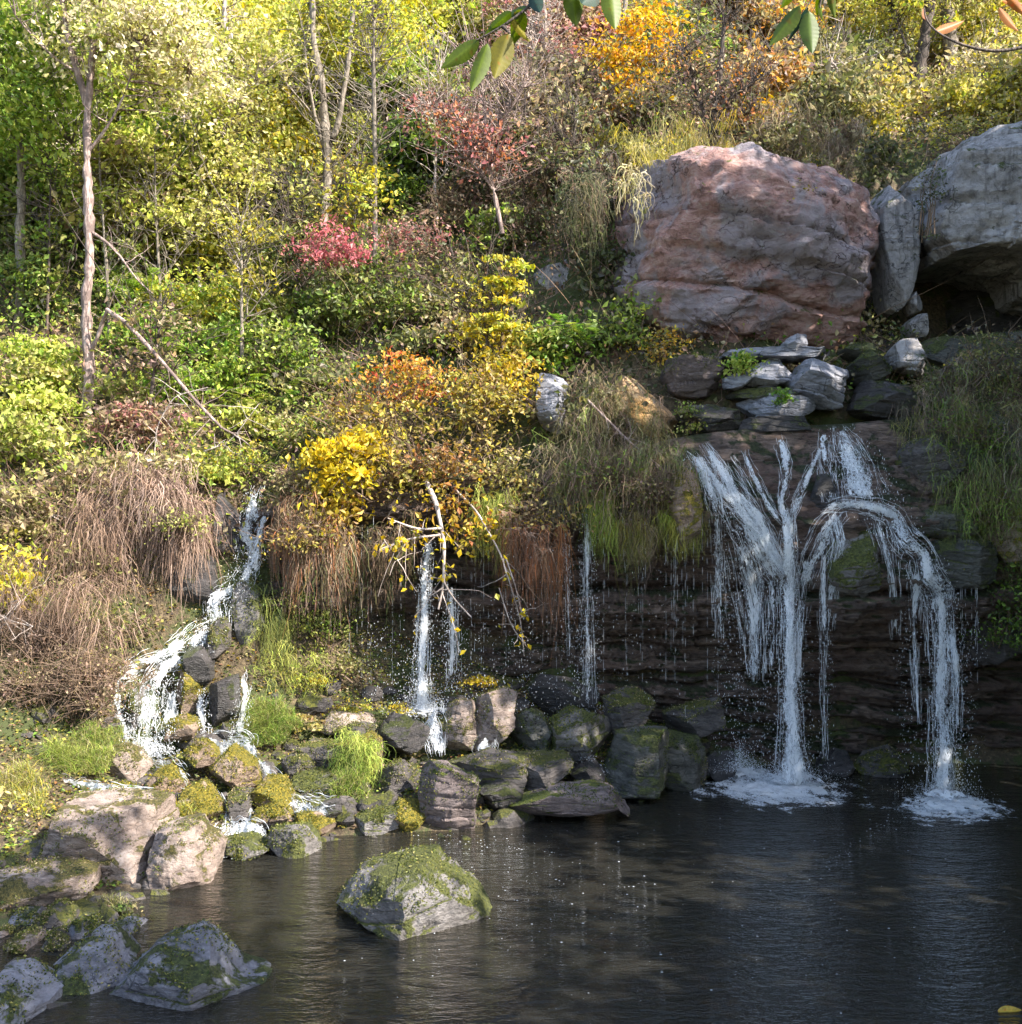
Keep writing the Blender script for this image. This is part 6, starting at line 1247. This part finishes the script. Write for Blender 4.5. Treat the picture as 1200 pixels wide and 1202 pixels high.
branchwork('dead_branch', 'arching pale stems crossing the slope below the reddish shrub', 'dead branch', [([W(180,560,17.6), W(185,500,17.5), W(205,465,17.4), W(245,455,17.4)], .6, .3), ([W(240,530,17.5), W(270,520,17.4), W(300,480,17.4)], .5, .2)], .022, 607, 30, .6)

# ---- foreground sprigs hanging into the top of the frame (tree behind the camera)
def bigleaf(base, tip, width, curl, col, parent, seed):
    rng = np.random.default_rng(seed); base = np.array(base); tip = np.array(tip); D = tip-base; L = np.linalg.norm(D); D /= L
    S = np.cross(D, np.array([0.25*rng.normal(), 1, .25*rng.normal()])); S /= np.linalg.norm(S); N = np.cross(S, D)
    n, m = 22, 9; s = np.linspace(0, 1, n)[:, None]; t = np.linspace(-1, 1, m)[None]
    w = width*np.sin(np.pi*s**.85)**.8*(1-.25*s)*.5+.0008
    w = w*(1+.05*np.sin(s*70))
    P = base+D*(s*L)[..., None]+S*(t*w)[..., None]+N*((np.abs(t)**1.3)*w*.35-curl*L*s**2+.012*L*np.sin(s*60)*(np.abs(t)))[..., None]
    c = np.array(col)*(1+.35*(np.abs(t) < .1))[..., None]*(1-.12*(np.abs(((s*9-np.abs(t)*1.2) % 1)-.5) < .12))[..., None]*np.ones((n, m, 1))
    nz = vnoise(P*60, seed)[..., None]; c = c*(1+.3*nz); c = np.where(vnoise(P*140, seed+4)[..., None] > .72, c*np.array([1.3, .7, .5]), c)
    mesh_obj('leaf', P, grid_faces(n, m), LEAF, parent, col=c.reshape(-1, 3))
def sprig(label, stems, leaves, Y, seed, mat=None, name='leafy_branch'):
    t = thing(name, label, 'branch', W(*stems[0][0], Y))
    V, Fc, _ = merge([limb([W(a, b, Y) for a, b in p], .004, .0015, 6, .1, .01, seed)[:2] for p in stems]); mesh_obj('stem', V, Fc, mat or DARKBARK, t)
    for i, (a, b, c, d, w, col, dy) in enumerate(leaves): bigleaf(W(a, b, Y), W(c, d, Y+dy), w/F*Y, .08, col, t, seed+i)
G1, G2, G3, GO = (.085, .12, .008), (.06, .095, .01), (.02, .045, .03), (.15, .13, .01)
sprig('leafy green sprig hanging at the top centre close to the camera', [[(690,-60),(655,-20),(620,10),(590,32),(572,42),(560,48)], [(690,-60),(668,-25),(690,-8),(720,-15)], [(590,32),(598,40)], [(620,10),(625,0)]],
  [(562,48,519,82,22,G1,.02), (572,52,554,111,22,G1,-.02), (597,40,580,94,30,GO,.0), (612,12,603,52,22,G1,.05), (618,8,578,34,16,G2,.05), (624,-10,635,18,18,G3,-.03), (650,-14,662,2,16,G1,0), (672,-14,676,32,26,G1,.02), (700,-14,682,8,30,G3,-.03), (716,-16,721,37,26,G1,0), (706,-20,716,6,20,G3,.04), (600,22,620,50,10,GO,.04), (600,15,572,40,14,G2,.06)], 2.0, 700)
sprig('pair of green leaves hanging at the top right of centre close to the camera', [[(990,-60),(972,-30),(955,-5),(945,12)], [(972,-30),(962,0),(962,10)]],
  [(938,8,904,56,24,G1,.02), (949,14,952,65,25,G2,0), (962,0,964,26,10,G2,.03), (974,-20,978,22,12,G1,.03), (948,10,926,48,7,G3,.05), (930,-15,918,10,16,G1,.03), (965,-10,958,18,10,G1,.05)], 2.1, 730)
OB = (.34, .13, .035)
sprig('thin dark twig with curled orange leaves at the top right corner', [[(1230,48),(1195,58),(1165,62),(1135,56),(1110,46),(1092,34),(1082,20),(1084,10)]],
  [(1098,38,1128,28,12,OB,.04), (1088,26,1082,12,8,(.4,.15,.06),.02), (1172,10,1192,38,13,OB,.02), (1180,-8,1202,20,12,OB,.03), (1176,2,1200,8,6,OB,.05)], 2.3, 760)
fl = W(1185,1188,CZ*F/(1188-601.)); o_ = thing('floating_leaf', 'yellow fallen leaf floating at the bottom right corner', 'leaf', fl)
bigleaf(fl+np.array([-.10,0,.012]), fl+np.array([.10,.02,.014]), .08, .02, (.6,.42,.08), o_, 790)

# ------------------------------------------------------------------ ground cover of the whole slope
rng = np.random.default_rng(99)
def cover(n, size, lo=0):
    u = rng.uniform(-180, 1380, n); v = rng.uniform(-80, 600, n)
    x = rng.uniform(-12, 13, n*2); y = 16.+rng.uniform(0, 1, n*2)**1.1*19; z = H(x, y)
    k = (np.abs(x)/y < .62) & (z > 3.2) & ~((x > 6.9) & (y > 18.) & (y < 22.2)); x, y, z = x[k], y[k], z[k]
    return np.stack([x, y, z], -1)
P = cover(62000, .08); nn = len(P)
zone = fbm(P, .35, 3, 21); zone2 = fbm(P, 1.3, 3, 22)
hgt = np.abs(rng.normal(size=nn))*.22*(1+zone2*1.2)
P[:, 2] += hgt.clip(0, 1); P[:, 1] -= hgt*.5
zn = fbm(P, .9, 3, 61)*1.6+rng.normal(0, .12, nn)
def by(z, names):     # drifts of one plant next to another, not an even sprinkle
    k = np.clip(((z+1)/2*len(names)).astype(int), 0, len(names)-1); out = np.zeros((len(z), 3))
    for j, nm in enumerate(names): m_ = k == j; out[m_] = mixpal(nm, int(m_.sum()), rng)
    return out
left_ = np.clip((-P[:, 0]+1)/6, 0, 1); pick = rng.uniform(0, 1, nn)
c = by(zn, ['dark', 'tan', 'olive', 'brown', 'green', 'dull'])
c = np.where((left_ > .35+.3*zone)[:, None], by(zn, ['green', 'dark', 'lime', 'brown', 'yellowgreen', 'olive', 'tan', 'green']), c)
mid = np.clip(1-np.abs(P[:, 0]-1.5)/5, 0, 1)*np.clip((25-P[:, 1])/4, 0, 1); c = np.where((pick < mid*1.1)[:, None], by(zn, ['dull', 'mauve', 'dark', 'brown', 'dull']), c)  # dull, mauve and dark leaf colours stand in for shade mid slope
rt = np.clip((P[:, 0]-2)/4, 0, 1)*np.clip((P[:, 1]-20)/3, 0, 1); c = np.where((pick < rt*.95)[:, None], by(zn, ['mauve', 'tan', 'olive', 'tan', 'brown', 'yellow', 'blush']), c)
V, Fc = leaf_verts(P, rng.uniform(.05, .13, nn), rng, .3)
tag(mesh_obj('undergrowth', V, Fc, LEAF, smooth=False, col=np.repeat(c, 4, 0)), 'low mixed undergrowth and leaf litter over the wooded slope', 'undergrowth', kind='stuff')
# twigs and stems in the undergrowth
Q = cover(6000, 0)[:9000]; n = len(Q); d = rng.normal(size=(n, 3)); d[:, 2] = np.abs(d[:, 2])+.3; d[:, 1] -= .5
V, Fc = tubes(curve(Q, Q+d*rng.uniform(.15, .55, (n, 1)), 5, rng, .14), np.linspace(.007, .002, 5)[None])
tag(mesh_obj('undergrowth_twigs', V, Fc, STRAND, smooth=False, col=np.repeat(mixpal(['straw', 'tan', 'brown', 'mauve'], n, rng), 15, 0)), 'fine pale and brown twigs tangled through the undergrowth', 'twigs', kind='stuff')
# wood further up the slope
n = 5200; x = rng.uniform(-26, 28, n); y = rng.uniform(29, 50, n); z = H(x, y)
CC = np.stack([x, y, z+np.abs(rng.normal(size=n))*2.2], -1); k = np.abs(x)/y < .7; CC = CC[k]
idx = np.repeat(np.arange(len(CC)), 22); P = CC[idx]+rng.normal(size=(len(idx), 3))*np.array([.5, .5, .28])
cl = mixpal(['lime', 'yellow', 'yellowgreen', 'olive', 'tan'], len(CC), rng)[idx]
V, Fc = leaf_verts(P, rng.uniform(.12, .2, len(idx)), rng, .5); 
tag(mesh_obj('far_wood', V, Fc, LEAF, smooth=False, col=np.repeat(.7*cl+.3*mixpal(['lime', 'yellow', 'olive'], len(idx), rng), 4, 0)), 'sunlit autumn wood far up the slope', 'wood', kind='stuff')
n = 150; x = rng.uniform(-22, 24, n); y = rng.uniform(28, 46, n); z = H(x, y); A = np.stack([x, y, z-.2], -1)
V, Fc = tubes(curve(A, A+np.array([0, 0, 1.])*rng.uniform(3, 7, (n, 1)), 8, rng, .04), np.linspace(.11, .03, 8)[None], 6)
tag(mesh_obj('far_wood_trunks', V, Fc, BARK), 'slim trunks of the far wood up the slope', 'trunks', kind='stuff')
# leaf litter, pebbles and small plants on the lower banks and rubble
n = 62000; x = rng.uniform(-9, 2.5, n); y = rng.uniform(8.5, 18, n); z = H(x, y); k = (z > .03) & (np.abs(x)/y < .52); P = np.stack([x, y, z+.02+np.abs(rng.normal(size=n))*.03], -1)[k]
V, Fc = leaf_verts(P, rng.uniform(.03, .075, len(P)), rng, 1.2)
tag(mesh_obj('leaf_litter', V, Fc, LEAF, smooth=False, col=np.repeat((lambda z_: np.where(z_[:, None] > .1, mixpal(['mossy', 'olive', 'green', 'mossgold'], len(P), rng), mixpal(['tan', 'brown', 'dark', 'autumn', 'mossy'], len(P), rng)))(fbm(P, 1.5, 3, 71)+rng.normal(0, .15, len(P))), 4, 0)), 'fallen leaves and small weeds strewn over the lower banks', 'leaf litter', kind='stuff')
n = 1400; x = rng.uniform(-7, 3.2, n); y = rng.uniform(8.6, 17.4, n); z = H(x, y); k = (z > -.2) & (z < 1.4) & (np.abs(x)/y < .5); x, y, z = x[k], y[k], z[k]; n = len(x)
dv, df = ico(2); s = .03+.2*rng.uniform(0, 1, n)**2.5; A3 = rng.uniform(.55, 1.3, (n, 3))*s[:, None]; A3[:, 2] *= .7
V = np.stack([x, y, z], -1)[:, None]+dv[None]*A3[:, None]; V = V+(dv[None]*(fbm(V, 7, 2, 2)[..., None]*s[:, None, None]*.7))
tag(mesh_obj('rubble', V.reshape(-1, 3), (df[None]+np.arange(n)[:, None, None]*len(dv)).reshape(-1, 3), RM['base'], smooth=False), 'small stones and rubble packed between the rocks', 'rubble', kind='stuff')

# ------------------------------------------------------------------ shading trees on the right bank, outside the frame
for i, (x, y, hh) in enumerate([(12.5, 3.2, 9), (11.5, 6, 9), (12.5, 9, 11), (11.8, 11.5, 14), (12.6, 14, 17), (12.6, 17, 17), (13.4, 19.5, 14), (14.6, 12, 13), (15, 16, 14), (15.5, 21.5, 17), (12.5, .5, 12), (7.4, 3.7, 13.5)]):
    b = np.array([x, y, float(H(x, y))-.1]); tp = b+np.array([.3, 0, hh-b[2]*.3])
    rg = np.random.default_rng(800+i); cc = [(x, y, b[2]+(hh-b[2])*f_, 2.1 if x > 8 else 1.45, 2.1 if x > 8 else 1.45, 1.6) for f_ in (.25, .5, .75, .95)]
    tree('broad green tree standing on the right bank, beyond the right edge', b, [b, (b+tp)/2, tp], .2, .05, cc, 260, 9, .30, ['green', 'olive'], BARK, 800+i, cr=.4, group='trees on the right bank', shell=.33)

# ------------------------------------------------------------------ light, sky, camera
SUN_EL, SUN_AZ = 41., 117.      # azimuth clockwise from +Y (north)
w = bpy.data.worlds.new('World'); scene.world = w; w.use_nodes = True; nt = w.node_tree
bg = nt.nodes['Background']; sk = nt.nodes.new('ShaderNodeTexSky'); sk.sky_type = 'NISHITA'; sk.sun_disc = False
sk.sun_elevation = radians(SUN_EL); sk.sun_rotation = radians(SUN_AZ); sk.air_density = 1.2; sk.dust_density = 1.5
nt.links.new(sk.outputs[0], bg.inputs[0]); bg.inputs[1].default_value = .15
sl = bpy.data.lights.new('sun', 'SUN'); sl.energy = 5.; sl.angle = radians(.53); sl.color = (1, .93, .82)
so = bpy.data.objects.new('sun', sl); COL.objects.link(so)
az = radians(SUN_AZ); el = radians(SUN_EL)
from mathutils import Vector
so.rotation_euler = Vector((sin(az)*cos(el), cos(az)*cos(el), sin(el))).to_track_quat('Z', 'Y').to_euler()
so.location = (20, 0, 30)
cam = bpy.data.cameras.new('camera'); cam.lens = F/1200*36; cam.sensor_width = 36; cam.clip_end = 500; cam.clip_start = .05
co = bpy.data.objects.new('camera', cam); COL.objects.link(co); co.location = (0, 0, CZ); co.rotation_euler = (radians(90), 0, 0)
scene.camera = co
scene.view_settings.view_transform = 'Standard'; scene.view_settings.look = 'None'
scene.view_settings.exposure = 1.75; scene.view_settings.gamma = 1
scene.render.resolution_x = 1022; scene.render.resolution_y = 1024
scene.cycles.transparent_max_bounces = 14
scene.cycles.max_bounces = 5; scene.cycles.diffuse_bounces = 3; scene.cycles.glossy_bounces = 2
